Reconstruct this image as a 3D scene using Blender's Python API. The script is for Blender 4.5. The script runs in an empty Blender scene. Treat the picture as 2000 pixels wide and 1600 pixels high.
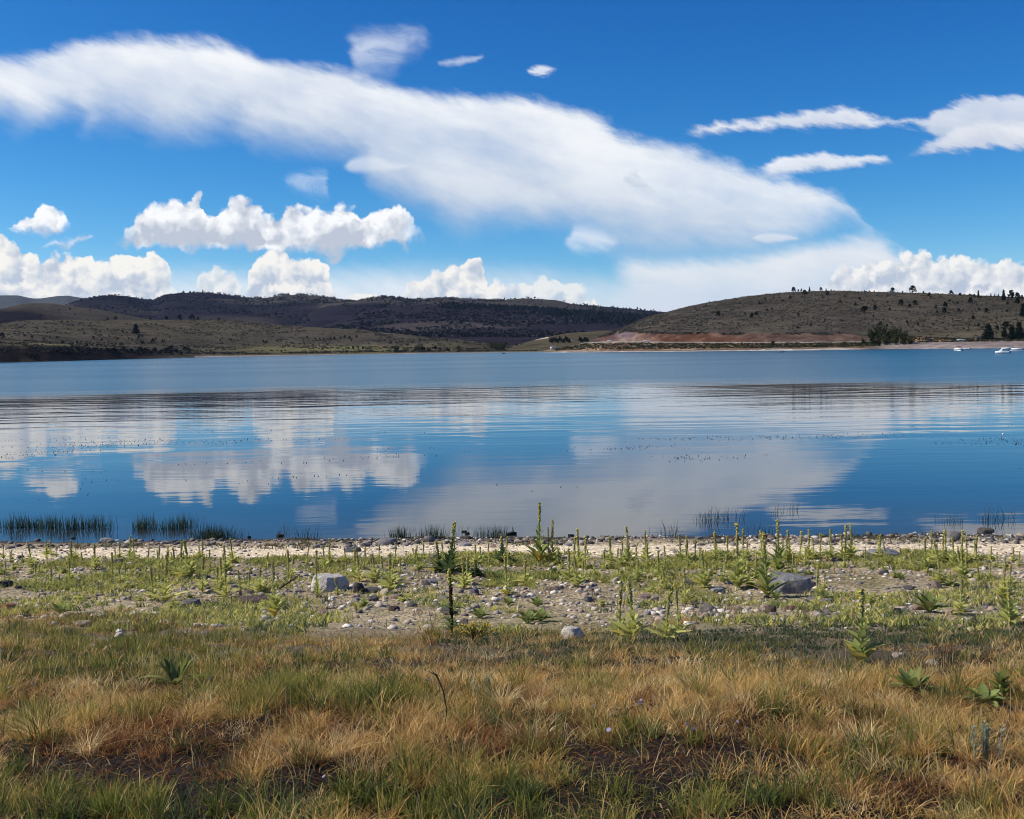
import bpy, math, random
import numpy as np
from mathutils import Matrix, Vector

random.seed(7)
RNG = np.random.default_rng(11)
scene = bpy.context.scene
COL = scene.collection

# ------------------------------------------------------------------ camera
CAM_Z = 7.0
F = 2144.0 / 2000.0                      # focal length in picture widths
PITCH = math.atan(125 / 2144.0)
ROLL = math.atan(0.018)                  # slightly tilted hand-held horizon
cam_data = bpy.data.cameras.new('camera')
cam = bpy.data.objects.new('camera', cam_data)
COL.objects.link(cam)
cam_data.sensor_width = 36.0
cam_data.lens = 36.0 * F
cam_data.clip_start = 0.1
cam_data.clip_end = 60000
fw = Vector((0, math.cos(PITCH), -math.sin(PITCH)))
lup = Vector((0, math.sin(PITCH), math.cos(PITCH)))
lrt = Vector((1, 0, 0))
rt = lrt * math.cos(ROLL) - lup * math.sin(ROLL)
up = lrt * math.sin(ROLL) + lup * math.cos(ROLL)
cam.matrix_world = Matrix(((rt.x, up.x, -fw.x, 0), (rt.y, up.y, -fw.y, 0), (rt.z, up.z, -fw.z, CAM_Z), (0, 0, 0, 1)))
scene.camera = cam
_rt, _up, _fw = np.array(rt), np.array(up), np.array(fw)

def ray(px, py):
    """unit-forward view direction of a photograph pixel (2000x1600)"""
    px = np.asarray(px, float); py = np.asarray(py, float)
    a = (px - 1000) / 2144.0; b = -(py - 800) / 2144.0
    return _fw + a[..., None] * _rt + b[..., None] * _up

def project(x, y, z):
    d = np.stack([x, y, z - CAM_Z], -1)
    w = d @ _fw
    w = np.where(np.abs(w) < 1e-6, 1e-6, w)
    return 1000 + 2144 * (d @ _rt) / w, 800 - 2144 * (d @ _up) / w, w

def azel(px, py):
    d = ray(px, py)
    return np.degrees(np.arctan2(d[..., 0], d[..., 1])), np.degrees(np.arctan2(d[..., 2], np.hypot(d[..., 0], d[..., 1])))

# ------------------------------------------------------------------ light
SUN_AZ, SUN_EL = math.radians(-88), math.radians(42)     # from the left
EXPOSURE = 0.12
sun_data = bpy.data.lights.new('sun', 'SUN')
sun = bpy.data.objects.new('sun', sun_data)
COL.objects.link(sun)
sun_data.energy = 5.0
sun_data.angle = math.radians(0.53)
sun_data.color = (1.0, 0.93, 0.82)
sdir = Vector((math.sin(SUN_AZ) * math.cos(SUN_EL), math.cos(SUN_AZ) * math.cos(SUN_EL), math.sin(SUN_EL)))
sun.rotation_euler = sdir.to_track_quat('Z', 'Y').to_euler()

vs = scene.view_settings
vs.view_transform = 'Standard'
vs.look = 'None'
vs.gamma = 1.0
vs.exposure = EXPOSURE
vs.use_curve_mapping = False
scene.render.engine = 'CYCLES'
cy = scene.cycles
cy.max_bounces = 6
cy.diffuse_bounces = 2
cy.glossy_bounces = 3
cy.transmission_bounces = 3
cy.transparent_max_bounces = 6
cy.volume_bounces = 0
cy.use_denoising = True
cy.filter_width = 1.0
cy.caustics_reflective = False
cy.caustics_refractive = False

# ------------------------------------------------------------------ node helpers
class T:
    def __init__(self, tree):
        self.t = tree
    def new(self, kind, **kw):
        n = self.t.nodes.new(kind)
        for k, v in kw.items():
            setattr(n, k, v)
        return n
    def put(self, sock, v):
        if isinstance(v, bpy.types.NodeSocket):
            self.t.links.new(v, sock)
        elif v is not None:
            sock.default_value = v
    def m(self, op, a, b=None, c=None, clamp=False):
        n = self.new('ShaderNodeMath', operation=op, use_clamp=clamp)
        for i, v in enumerate((a, b, c)):
            self.put(n.inputs[i], v)
        return n.outputs[0]
    def add(self, a, b): return self.m('ADD', a, b)
    def sub(self, a, b): return self.m('SUBTRACT', a, b)
    def mul(self, a, b): return self.m('MULTIPLY', a, b)
    def ss(self, x, lo, hi, a=0.0, b=1.0):
        n = self.new('ShaderNodeMapRange', interpolation_type='SMOOTHSTEP')
        self.put(n.inputs[0], x); self.put(n.inputs[1], lo); self.put(n.inputs[2], hi)
        self.put(n.inputs[3], a); self.put(n.inputs[4], b)
        return n.outputs[0]
    def lin(self, x, lo, hi, a=0.0, b=1.0):
        n = self.new('ShaderNodeMapRange', interpolation_type='LINEAR')
        n.clamp = True
        self.put(n.inputs[0], x); self.put(n.inputs[1], lo); self.put(n.inputs[2], hi)
        self.put(n.inputs[3], a); self.put(n.inputs[4], b)
        return n.outputs[0]
    def xyz(self, x, y, z=0.0):
        n = self.new('ShaderNodeCombineXYZ')
        for i, v in enumerate((x, y, z)):
            self.put(n.inputs[i], v)
        return n.outputs[0]
    def sep(self, v):
        n = self.new('ShaderNodeSeparateXYZ'); self.put(n.inputs[0], v)
        return n.outputs
    def vm(self, op, a, b=None):
        n = self.new('ShaderNodeVectorMath', operation=op)
        self.put(n.inputs[0], a)
        if b is not None:
            self.put(n.inputs[1], b)
        return n.outputs[0]
    def noise(self, vec, scale, detail=4.0, rough=0.5, dims='3D', dist=0.0):
        n = self.new('ShaderNodeTexNoise', noise_dimensions=dims)
        self.put(n.inputs['Vector'], vec); n.inputs['Scale'].default_value = scale
        n.inputs['Detail'].default_value = detail; n.inputs['Roughness'].default_value = rough
        n.inputs['Distortion'].default_value = dist
        return n.outputs
    def voro(self, vec, scale, detail=0.0, rough=0.5, dims='2D', feature='F1', rand=1.0):
        n = self.new('ShaderNodeTexVoronoi', voronoi_dimensions=dims, feature=feature)
        self.put(n.inputs['Vector'], vec); n.inputs['Scale'].default_value = scale
        if 'Detail' in n.inputs:
            n.inputs['Detail'].default_value = detail; n.inputs['Roughness'].default_value = rough
        n.inputs['Randomness'].default_value = rand
        return n.outputs
    def mix(self, f, a, b, blend='MIX'):
        n = self.new('ShaderNodeMix', data_type='RGBA', blend_type=blend)
        self.put(n.inputs[0], f)
        self.put(n.inputs[6], a if isinstance(a, bpy.types.NodeSocket) else (*a, 1.0)[:4])
        self.put(n.inputs[7], b if isinstance(b, bpy.types.NodeSocket) else (*b, 1.0)[:4])
        return n.outputs[2]
    def curve(self, x, pts):
        """float curve through (x, y) points given in 0..1"""
        n = self.new('ShaderNodeFloatCurve')
        c = n.mapping.curves[0]
        while len(c.points) < len(pts):
            c.points.new(0.5, 0.5)
        for p, (a, b) in zip(c.points, pts):
            p.location = (a, b); p.handle_type = 'AUTO_CLAMPED'
        n.mapping.update()
        self.put(n.inputs['Value'], x); n.inputs['Factor'].default_value = 1.0
        return n.outputs[0]
    def ramp(self, x, stops, interp='LINEAR'):
        n = self.new('ShaderNodeValToRGB'); cr = n.color_ramp; cr.interpolation = interp
        while len(cr.elements) < len(stops):
            cr.elements.new(0.5)
        for e, (p, c) in zip(cr.elements, stops):
            e.position = p; e.color = (*c, 1.0)
        self.put(n.inputs[0], x)
        return n.outputs[0]

# ------------------------------------------------------------------ sky with clouds
SKY_K = 0.1
def trace(pts):
    p = np.array(pts, float)
    return azel(p[:, 0], p[:, 1])

LAYERS = []
def layer(top, bot, kind, soft=(0.3, 0.3), warp=0.5, opacity=1.0, lit=(1.0, 1.0, 1.0), dark=(0.6, 0.66, 0.76), grad=(0.0, 1.0), noise_op=0.0, emb=1.0, fine=0.0, thin=0.0):
    """one cloud bank: top and bottom outline, edge softness in degrees"""
    tu, tv = trace(top); bu, bv = trace(bot)
    LAYERS.append(dict(tu=tu, tv=tv, bu=bu, bv=bv, kind=kind, soft=soft, warp=warp, opacity=opacity, lit=lit, dark=dark, grad=grad, noise_op=noise_op, emb=emb, fine=fine, thin=thin,
                       u0=min(tu.min(), bu.min()), u1=max(tu.max(), bu.max()), v0=min(tv.min(), bv.min()) - 0.5, v1=max(tv.max(), bv.max()) + 0.5))

class Sky(T):
    """the sky of one patch of directions, with only the cloud banks that reach into it"""
    def __init__(self, tree):
        super().__init__(tree)
        tc = self.new('ShaderNodeTexCoord')
        self.nd = self.vm('NORMALIZE', tc.outputs['Generated'])
        dx, dy, dz = self.sep(self.nd)
        self.U = self.mul(self.m('ARCTAN2', dx, dy), 57.29578)
        self.V = self.mul(self.m('ARCSINE', dz), 57.29578)
        self.P = self.xyz(self.U, self.V, 0.0)
        self.memo = {}
    def base(self):
        sky = self.new('ShaderNodeTexSky', sky_type='NISHITA')
        sky.sun_disc = False
        sky.sun_elevation = SUN_EL
        sky.sun_rotation = SUN_AZ % (2 * math.pi)
        sky.altitude = 2200
        sky.air_density = 1.0
        sky.dust_density = 0.2
        sky.ozone_density = 3.0
        # deep mountain-air blue: each channel gets its own contrast
        r, g, b = self.sep(self.vm('MULTIPLY', sky.outputs[0], (SKY_K, SKY_K, SKY_K)))
        p = [self.mul(self.m('POWER', c, e), k / SKY_K) for c, e, k in zip((r, g, b), SKY_GAMMA, SKY_TINT)]
        return self.xyz(*p)
    def get(self, k):
        if k not in self.memo:
            self.memo[k] = getattr(self, 'f_' + k)()
        return self.memo[k]
    def cen(self, outs):
        s = self.sep(outs[1])
        return self.sub(s[0], 0.5), self.sub(s[1], 0.5)
    def f_nf(self): return self.cen(self.noise(self.P, 1.3, 4.0, 0.6, '2D'))
    def f_nc(self): return self.cen(self.noise(self.vm('MULTIPLY', self.P, (0.2, 0.42, 1)), 1.0, 4.0, 0.5, '2D'))
    def f_fib(self): return self.cen(self.noise(self.vm('MULTIPLY', self.xyz(self.add(self.U, self.mul(self.V, 0.7)), self.sub(self.V, self.mul(self.U, -0.25)), 0), (0.9, 1.6, 1)), 1.0, 5.0, 0.62, '2D'))
    def f_str(self): return self.noise(self.vm('MULTIPLY', self.xyz(self.sub(self.U, self.V), self.add(self.V, self.mul(self.U, 0.3)), 0), (0.1, 0.45, 1)), 1.0, 5.0, 0.55, '2D')[0]
    def f_ncv(self): return self.noise(self.vm('ADD', self.P, (31.0, 7.0, 0)), 0.22, 5.0, 0.55, '2D')[0]
    def f_lump(self): return self.noise(self.vm('ADD', self.P, (11.0, 3.0, 0)), 0.75, 3.0, 0.5, '2D')[0]
    def f_wisp(self): return self.noise(self.vm('MULTIPLY', self.xyz(self.add(self.U, self.mul(self.V, 0.8)), self.V, 0), (0.35, 1.1, 1)), 1.0, 7.0, 0.65, '2D', 0.6)[0]
    def f_Pw(self):
        nf = self.get('nf')
        return self.xyz(self.add(self.U, self.mul(nf[0], 0.6)), self.add(self.V, self.mul(nf[1], 0.6)), 0.0)
    def billow(self, vec, scale):
        v = self.voro(vec, scale, 2.0, 0.5, '2D')[0]
        return self.sub(1.0, self.mul(v, v))
    def f_Bc(self): return self.billow(self.get('Pw'), 0.55)
    def f_Bc2(self): return self.billow(self.vm('ADD', self.get('Pw'), (-0.3, 0.36, 0)), 0.55)
    def f_Bl(self): return self.billow(self.get('Pw'), 0.85)
    def f_Bl2(self): return self.billow(self.vm('ADD', self.get('Pw'), (-0.2, 0.25, 0)), 0.85)
    def cloud(self, below, d):
        U, V = self.U, self.V
        warp, soft, grad = d['warp'], d['soft'], d['grad']
        u0, u1, v0, v1 = (float(d[k]) for k in ('u0', 'u1', 'v0', 'v1'))
        if d['kind'] == 'cirrus':
            nc = self.get('nc')
            wx, wy = self.add(U, self.mul(nc[0], warp * 2.0)), self.add(V, self.mul(nc[1], warp))
            if d['fine']:
                fb = self.get('fib')
                wx, wy = self.add(wx, self.mul(fb[0], d['fine'])), self.add(wy, self.mul(fb[1], d['fine']))
        else:
            nf = self.get('nf')
            A, B = (self.get('Bc'), self.get('Bc2')) if d['kind'] == 'cumulus' else (self.get('Bl'), self.get('Bl2'))
            wx = self.add(U, self.mul(nf[0], warp))
            wy = self.add(self.add(V, self.mul(nf[1], warp)), self.mul(self.sub(A, 0.72), -warp * 0.7))
        x = self.lin(wx, u0, u1)
        def cv(uu, vv):
            o = np.argsort(uu, kind='stable')
            return [((uu[i] - u0) / (u1 - u0), (vv[i] - v0) / (v1 - v0)) for i in o]
        tt = self.m('MULTIPLY_ADD', self.curve(x, cv(d['tu'], d['tv'])), v1 - v0, v0)
        bt = self.m('MULTIPLY_ADD', self.curve(x, cv(d['bu'], d['bv'])), v1 - v0, v0)
        ex = 0.3 if d['kind'] == 'cirrus' else 0.0
        dt = self.add(self.sub(tt, wy), ex * soft[0]); db = self.add(self.sub(wy, bt), ex * soft[1])
        a = self.m('MINIMUM', self.ss(dt, 0.0, soft[0]), self.ss(db, 0.0, soft[1]))
        a = self.mul(self.mul(a, d['opacity']), self.ss(self.m('ABSOLUTE', self.sub(x, 0.5)), 0.5, 0.5 - min(0.12, 1.6 / (u1 - u0))))
        if d['thin']:
            a = self.mul(a, self.lin(self.add(self.get('str'), self.mul(self.get('ncv'), 0.5)), 0.45, 0.9, 1.0 - d['thin'], 1.0))
        if d['noise_op']:
            n = d['noise_op']
            a = self.mul(a, self.ss(self.get('wisp'), 0.5 - n, 0.5 + n * 0.6))
        h = self.m('DIVIDE', db, self.m('MAXIMUM', self.sub(tt, bt), 0.1))
        g = self.ss(h, grad[0], grad[1])
        if d['kind'] == 'cirrus':
            L = self.add(self.mul(g, 0.7), self.add(self.mul(self.sub(self.get('ncv'), 0.5), 0.5), self.mul(self.sub(self.get('str'), 0.36), 0.5)))
        else:
            em = self.mul(self.sub(A, B), 1.15 * d['emb'])
            rim = self.ss(dt, 1.3, 0.0, 0.0, 0.3)
            L = self.add(self.add(self.add(self.mul(g, 0.68), em), self.mul(self.sub(self.get('lump'), 0.5), 2.2)), self.add(rim, -0.14))
        L = self.m('ADD', L, 0.0, clamp=True)
        col = self.mix(L, tuple(c / SKY_K for c in d['dark']), tuple(c / SKY_K for c in d['lit']))
        return self.mix(a, below, col)

SKY_GAMMA = (2.5, 1.45, 1.0)
SKY_TINT = (2.4, 1.22, 1.12)
CREAM = (0.92, 0.90, 0.845); WHITE = (0.93, 0.94, 0.95)
# thin haze-white low bank on the horizon
layer([(-500, 520), (330, 525), (480, 530), (620, 528), (760, 520), (900, 522), (1050, 530), (1200, 545), (1400, 560), (1800, 560), (2500, 540)],
      [(-500, 720), (2500, 720)], 'cirrus', (2.2, 0.3), 0.5, 0.85, (0.90, 0.91, 0.92), (0.70, 0.77, 0.86), (0.0, 0.9), fine=0.6, thin=0.35)
# veil under the anvil at right
layer([(1186, 560), (1195, 516), (1232, 501), (1300, 505), (1400, 500), (1500, 492), (1600, 470), (1700, 456), (1760, 480), (1830, 540), (1900, 640)],
      [(1186, 575), (1200, 650), (1400, 660), (1900, 660)], 'cirrus', (1.2, 0.3), 0.7, 0.94, (0.90, 0.885, 0.87), (0.64, 0.71, 0.81), (0.35, 1.0), fine=0.7, thin=0.18)
# big anvil sweeping across the sky
layer([(-700, 180), (-300, 120), (0, 112), (60, 108), (100, 92), (150, 78), (200, 72), (250, 68), (300, 69), (370, 70), (430, 78), (480, 93), (530, 112),
       (600, 126), (680, 135), (750, 158), (850, 182), (950, 187), (1010, 186), (1050, 194), (1100, 208), (1150, 228), (1200, 250),
       (1300, 276), (1340, 284), (1380, 300), (1430, 316), (1480, 329), (1540, 350), (1600, 374), (1650, 398), (1700, 440), (1760, 470)],
      [(-700, 230), (-300, 250), (0, 238), (50, 258), (100, 240), (140, 228), (170, 252), (200, 238), (270, 250), (320, 268), (380, 264), (450, 258), (500, 282),
       (560, 296), (650, 304), (690, 318), (720, 362), (760, 392), (830, 420), (880, 446), (930, 450), (980, 436), (1060, 445), (1120, 455), (1180, 482),
       (1250, 500), (1330, 506), (1400, 502), (1500, 492), (1570, 468), (1620, 440), (1650, 428), (1700, 450), (1760, 474)],
      'cirrus', (1.0, 2.7), 1.1, 0.97, (0.90, 0.915, 0.93), (0.48, 0.565, 0.69), (0.08, 1.0), fine=0.75, thin=0.3)
layer([(1100, 460), (1125, 440), (1160, 447), (1215, 470)], [(1095, 470), (1115, 487), (1160, 490), (1215, 480)], 'cirrus', (0.9, 1.0), 0.4, 0.6, (0.97, 0.96, 0.95), (0.8, 0.84, 0.9), fine=0.6)
# fibrous tuft above the anvil, small high scraps
layer([(665, 75), (690, 58), (760, 56), (805, 54), (840, 82)], [(665, 80), (695, 150), (760, 150), (800, 108), (840, 86)], 'cirrus', (1.1, 2.4), 0.9, 0.55, (0.92, 0.94, 0.97), (0.8, 0.86, 0.93), noise_op=0.4, fine=0.5)
layer([(855, 122), (900, 112), (945, 104)], [(855, 127), (900, 126), (945, 112)], 'cirrus', (0.3, 0.3), 0.3, 0.5, (0.85, 0.88, 0.93), (0.7, 0.78, 0.88), fine=0.35)
layer([(1030, 136), (1060, 127), (1085, 132), (1106, 142)], [(1030, 140), (1070, 150), (1106, 146)], 'cirrus', (0.3, 0.3), 0.4, 0.75, (0.9, 0.92, 0.95), (0.75, 0.8, 0.88), noise_op=0.14, fine=0.5)
layer([(560, 350), (600, 335), (640, 332)], [(560, 362), (605, 385), (640, 395)], 'cirrus', (0.8, 0.8), 0.6, 0.4, (0.9, 0.93, 0.97), (0.75, 0.8, 0.9), noise_op=0.3, fine=0.5)
# streaks at right
layer([(1325, 256), (1400, 240), (1450, 234), (1520, 224), (1580, 217), (1620, 211), (1660, 207), (1700, 222), (1740, 229), (1800, 229), (1830, 213), (1860, 199), (1900, 190), (2000, 187), (2400, 180)],
      [(1325, 258), (1380, 268), (1430, 260), (1500, 252), (1600, 252), (1690, 250), (1730, 243), (1790, 250), (1850, 275), (2000, 275), (2400, 270)],
      'cirrus', (0.45, 0.5), 0.35, 0.9, (0.86, 0.87, 0.90), (0.48, 0.55, 0.67), (-0.1, 1.0), fine=0.9, thin=0.35)
layer([(1765, 302), (1830, 268), (1900, 240), (2000, 240), (2400, 230)], [(1765, 306), (1850, 300), (1950, 293), (2000, 290), (2400, 292)],
      'cirrus', (0.5, 0.4), 0.35, 0.93, (0.82, 0.83, 0.87), (0.5, 0.56, 0.67), (-0.1, 1.0), fine=0.9, thin=0.25)
layer([(1478, 330), (1530, 307), (1580, 301), (1605, 297), (1625, 304), (1680, 305), (1730, 302), (1750, 312)],
      [(1478, 332), (1520, 345), (1570, 337), (1640, 330), (1700, 322), (1750, 315)], 'cirrus', (0.3, 0.4), 0.3, 0.9, (0.9, 0.91, 0.94), (0.5, 0.57, 0.68), (-0.1, 0.9), fine=0.6)
# grey scraps in front of the anvil
layer([(1212, 345), (1236, 333), (1256, 350), (1280, 374)], [(1212, 352), (1240, 372), (1280, 378)], 'cirrus', (0.4, 0.4), 0.4, 0.9, (0.55, 0.62, 0.73), (0.45, 0.52, 0.64), noise_op=0.25, fine=0.5)
layer([(1462, 464), (1490, 455), (1530, 456), (1565, 464)], [(1462, 466), (1500, 474), (1565, 467)], 'cirrus', (0.2, 0.2), 0.3, 0.6, (0.85, 0.85, 0.88), (0.62, 0.68, 0.77))
layer([(1235, 555), (1255, 545), (1290, 550)], [(1235, 557), (1260, 556), (1290, 554)], 'cirrus', (0.15, 0.15), 0.2, 0.5, (0.66, 0.72, 0.8), (0.6, 0.66, 0.76))
layer([(660, 322), (690, 303), (730, 300), (770, 315), (810, 318)], [(660, 326), (690, 336), (760, 336), (810, 324)], 'cirrus', (0.4, 0.4), 0.5, 0.6, (0.84, 0.86, 0.9), (0.66, 0.72, 0.8))
# far low cumulus
LOW = dict(kind='low', soft=(0.22, 0.5), warp=0.6, emb=0.75, lit=CREAM, dark=(0.50, 0.57, 0.67), grad=(-0.1, 0.75))
layer([(985, 580), (1000, 552), (1020, 545), (1050, 541), (1085, 533), (1110, 545), (1140, 550), (1150, 570)], [(985, 640), (1150, 640)], **dict(LOW, opacity=0.75))
layer([(1130, 592), (1143, 576), (1155, 580), (1170, 598)], [(1130, 640), (1170, 640)], **LOW)
layer([(360, 580), (385, 548), (400, 526), (420, 518), (450, 530), (466, 542), (480, 590)], [(360, 640), (480, 640)], **dict(LOW, soft=(0.35, 0.4), opacity=0.8))
layer([(-500, 480), (-300, 500), (-120, 470), (0, 456), (15, 458), (30, 472), (50, 478), (75, 490), (82, 506), (100, 492), (130, 488), (150, 494), (175, 481), (188, 500), (220, 485), (250, 481),
       (280, 488), (300, 480), (320, 486), (330, 515), (334, 545), (350, 570), (375, 600)], [(-500, 660), (375, 660)], **LOW)
layer([(470, 600), (484, 540), (492, 512), (505, 499), (530, 486), (560, 488), (572, 500), (600, 496), (628, 496), (640, 518), (648, 548), (656, 570), (675, 600)], [(470, 650), (670, 650)], **LOW)
layer([(655, 590), (670, 577), (690, 571), (730, 568), (760, 574), (790, 590)], [(655, 640), (790, 640)], **LOW)
layer([(778, 600), (794, 550), (820, 539), (850, 528), (880, 511), (910, 501), (938, 498), (946, 520), (952, 534), (978, 543), (990, 556), (1010, 590)], [(778, 650), (1010, 650)], **LOW)
layer([(1580, 572), (1610, 552), (1622, 532), (1640, 518), (1660, 507), (1690, 501), (1720, 498), (1740, 503), (1760, 492), (1800, 487), (1830, 498), (1850, 488), (1870, 484), (1890, 498), (1910, 505),
       (1940, 505), (1970, 500), (1990, 507), (2020, 515), (2100, 485), (2300, 520), (2500, 500)], [(1580, 680), (2500, 680)], **dict(LOW, lit=(0.91, 0.90, 0.87)))
# nearer fair-weather cumulus
CU = dict(kind='cumulus', soft=(0.28, 0.6), warp=0.7, lit=WHITE, dark=(0.50, 0.55, 0.64), grad=(-0.05, 0.7))
layer([(70, 478), (100, 466), (130, 462), (170, 450), (188, 458)], [(70, 484), (120, 486), (160, 477), (188, 462)], **dict(CU, opacity=0.6, soft=(0.35, 0.35)))
layer([(4, 446), (30, 424), (55, 414), (65, 403), (85, 390), (105, 388), (114, 402), (124, 414), (142, 446)], [(4, 448), (40, 458), (90, 464), (142, 458)], **dict(CU, grad=(-0.1, 0.5)))
layer([(205, 470), (236, 452), (262, 418), (300, 400), (340, 383), (370, 375), (386, 367), (396, 378), (399, 404), (404, 420), (425, 403), (440, 396), (455, 383), (470, 379), (500, 387),
       (512, 400), (522, 411), (545, 413), (560, 398), (590, 391), (620, 398), (640, 403), (660, 390), (680, 386), (698, 396), (707, 411), (730, 400), (750, 402), (770, 392), (787, 394),
       (802, 412), (812, 438), (828, 455), (840, 470)],
      [(205, 472), (240, 474), (330, 476), (380, 478), (430, 490), (480, 484), (540, 494), (600, 500), (650, 498), (700, 490), (760, 485), (810, 480), (840, 473)], **CU)

world = bpy.data.worlds.new('World')
scene.world = world
world.use_nodes = True
wt = world.node_tree
wt.nodes.clear()
w = T(wt)

def patch_group(name, cell=None):
    g = bpy.data.node_groups.new(name, 'ShaderNodeTree')
    g.interface.new_socket('Sky', in_out='OUTPUT', socket_type='NodeSocketShader')
    s = Sky(g)
    c = s.base()
    if cell is None:
        # all round, outside the picture: the same broken low cumulus and thin high streaks
        top = s.add(1.5, s.mul(s.noise(s.xyz(s.U, 3.3, 0), 0.16, 5.0, 0.6, '2D')[0], 6.5))
        Bl = s.get('Bl')
        a = s.mul(s.ss(s.V, -3.0, -2.0), s.ss(s.sub(s.add(top, s.mul(s.sub(Bl, 0.6), 1.2)), s.V), 0.0, 0.4))
        c = s.mix(a, c, s.mix(s.m('ADD', s.mul(s.sub(Bl, s.get('Bl2')), 0.8), 0.7, clamp=True), (5.4, 6.0, 7.0), (9.2, 9.0, 8.6)))
        hi = s.noise(s.vm('MULTIPLY', s.nd, (2.2, 5.0, 3.0)), 1.0, 5.0, 0.6)[0]
        c = s.mix(s.mul(s.ss(hi, 0.54, 0.8), s.ss(s.V, 26.0, 42.0)), c, (8.8, 9.0, 9.4))
    else:
        ua, ub, va, vb = cell
        for d in LAYERS:
            mu = d['warp'] * (1.2 if d['kind'] == 'cirrus' else 0.7) + 0.05
            if d['u1'] + mu < ua or d['u0'] - mu > ub:
                continue
            # reach of this bank inside the cell's azimuths
            us = np.linspace(max(ua - mu, d['u0']), min(ub + mu, d['u1']), 40)
            o = np.argsort(d['tu'], kind='stable'); q = np.argsort(d['bu'], kind='stable')
            tv = np.interp(us, d['tu'][o], d['tv'][o]).max(); bv = np.interp(us, d['bu'][q], d['bv'][q]).min()
            if tv + mu + 0.2 < va or bv - mu - 0.2 > vb:
                continue
            c = s.cloud(c, d)
    b = s.new('ShaderNodeBackground')
    s.put(b.inputs['Color'], c)
    b.inputs['Strength'].default_value = SKY_K
    o = s.new('NodeGroupOutput')
    g.links.new(b.outputs[0], o.inputs[0])
    n = w.new('ShaderNodeGroup')
    n.node_tree = g
    return n.outputs[0]

_tc = w.new('ShaderNodeTexCoord')
_d = w.sep(w.vm('NORMALIZE', _tc.outputs['Generated']))
W_U = w.mul(w.m('ARCTAN2', _d[0], _d[1]), 57.29578)
W_V = w.mul(w.m('ARCSINE', _d[2]), 57.29578)
def choose(test, a, b):
    n = w.new('ShaderNodeMixShader')
    wt.links.new(test, n.inputs[0]); wt.links.new(a, n.inputs[1]); wt.links.new(b, n.inputs[2])
    return n.outputs[0]
US = [-38, -25, -19.5, -14, -8.5, -3, 2.5, 8, 13.5, 19, 25, 38]
VS = [-1.0, 2.6, 4.8, 6.6, 8.6, 11.2, 14.0, 19.0]
def tree(us, vs):
    if len(us) == 2 and len(vs) == 2:
        return patch_group('sky_%d_%d' % (US.index(us[0]), VS.index(vs[0])), (us[0], us[1], vs[0], vs[1]))
    if len(us) > 2:
        k = len(us) // 2
        return choose(w.m('GREATER_THAN', W_U, us[k]), tree(us[:k + 1], vs), tree(us[k:], vs))
    k = len(vs) // 2
    return choose(w.m('GREATER_THAN', W_V, vs[k]), tree(us, vs[:k + 1]), tree(us, vs[k:]))
in_view = tree(US, VS)
around = patch_group('sky_around')
inside = w.mul(w.m('COMPARE', W_U, 0.0, 38.0), w.m('COMPARE', W_V, 9.0, 10.0))
wo = w.new('ShaderNodeOutputWorld')
wt.links.new(choose(inside, around, in_view), wo.inputs[0])
world.cycles.sampling_method = 'MANUAL'
world.cycles.sample_map_resolution = 1024

# ------------------------------------------------------------------ shared helpers
def vnoise(x, y, seed=0):
    xi = np.floor(x).astype(np.int64); yi = np.floor(y).astype(np.int64)
    xf = x - xi; yf = y - yi
    def h(a, b):
        n = (a * 374761393 + b * 668265263 + seed * 974711) & 0x7fffffff
        n = (n ^ (n >> 13)) * 1274126177 & 0x7fffffff
        n = n ^ (n >> 16)
        return (n & 0xffff) / 65535.0
    u = xf * xf * (3 - 2 * xf); v = yf * yf * (3 - 2 * yf)
    return (h(xi, yi) * (1 - u) + h(xi + 1, yi) * u) * (1 - v) + (h(xi, yi + 1) * (1 - u) + h(xi + 1, yi + 1) * u) * v

def fbm(x, y, octv=4, seed=0, gain=0.5):
    x = np.asarray(x, float); y = np.asarray(y, float)
    s = 0; a = 1; t = 0
    for i in range(octv):
        s = s + a * vnoise(x * 2 ** i + 17.3 * i, y * 2 ** i - 9.1 * i, seed + i); t += a; a *= gain
    return s / t - 0.5

def ip(x, pts):
    p = np.array(pts, float)
    return np.interp(x, p[:, 0], p[:, 1])

def make_mesh(name, co, faces, colors=None, smooth=False, uv=None):
    """mesh from a vertex array and a triangle or quad array; colors per vertex -> attribute Col"""
    co = np.ascontiguousarray(co, np.float32); faces = np.ascontiguousarray(faces, np.int32)
    me = bpy.data.meshes.new(name)
    k = faces.shape[1]
    me.vertices.add(len(co)); me.vertices.foreach_set('co', co.ravel())
    me.loops.add(faces.size); me.loops.foreach_set('vertex_index', faces.ravel())
    me.polygons.add(len(faces)); me.polygons.foreach_set('loop_start', np.arange(0, faces.size, k, dtype=np.int32))
    if smooth:
        me.polygons.foreach_set('use_smooth', np.ones(len(faces), bool))
    if colors is not None:
        a = me.color_attributes.new('Col', 'FLOAT_COLOR', 'POINT')
        c = np.ones((len(co), 4), np.float32); c[:, :3] = colors
        a.data.foreach_set('color', c.ravel())
    me.update(calc_edges=True)
    me.validate()
    return me

def link(name, me, mat=None, parent=None, loc=None, rotz=0.0, label=None, cat=None, group=None, kind=None):
    o = bpy.data.objects.new(name, me)
    COL.objects.link(o)
    if mat is not None and me is not None and len(me.materials) == 0:
        me.materials.append(mat)
    if parent is not None:
        o.parent = parent
    if loc is not None:
        o.location = loc
    o.rotation_euler[2] = rotz
    for k, v in (('label', label), ('category', cat), ('group', group), ('kind', kind)):
        if v:
            o[k] = v
    return o

def copy_tree(o, parent=None):
    c = o.copy()
    COL.objects.link(c)
    if parent is not None:
        c.parent = parent
    for ch in o.children:
        copy_tree(ch, c)
    return c

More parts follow.
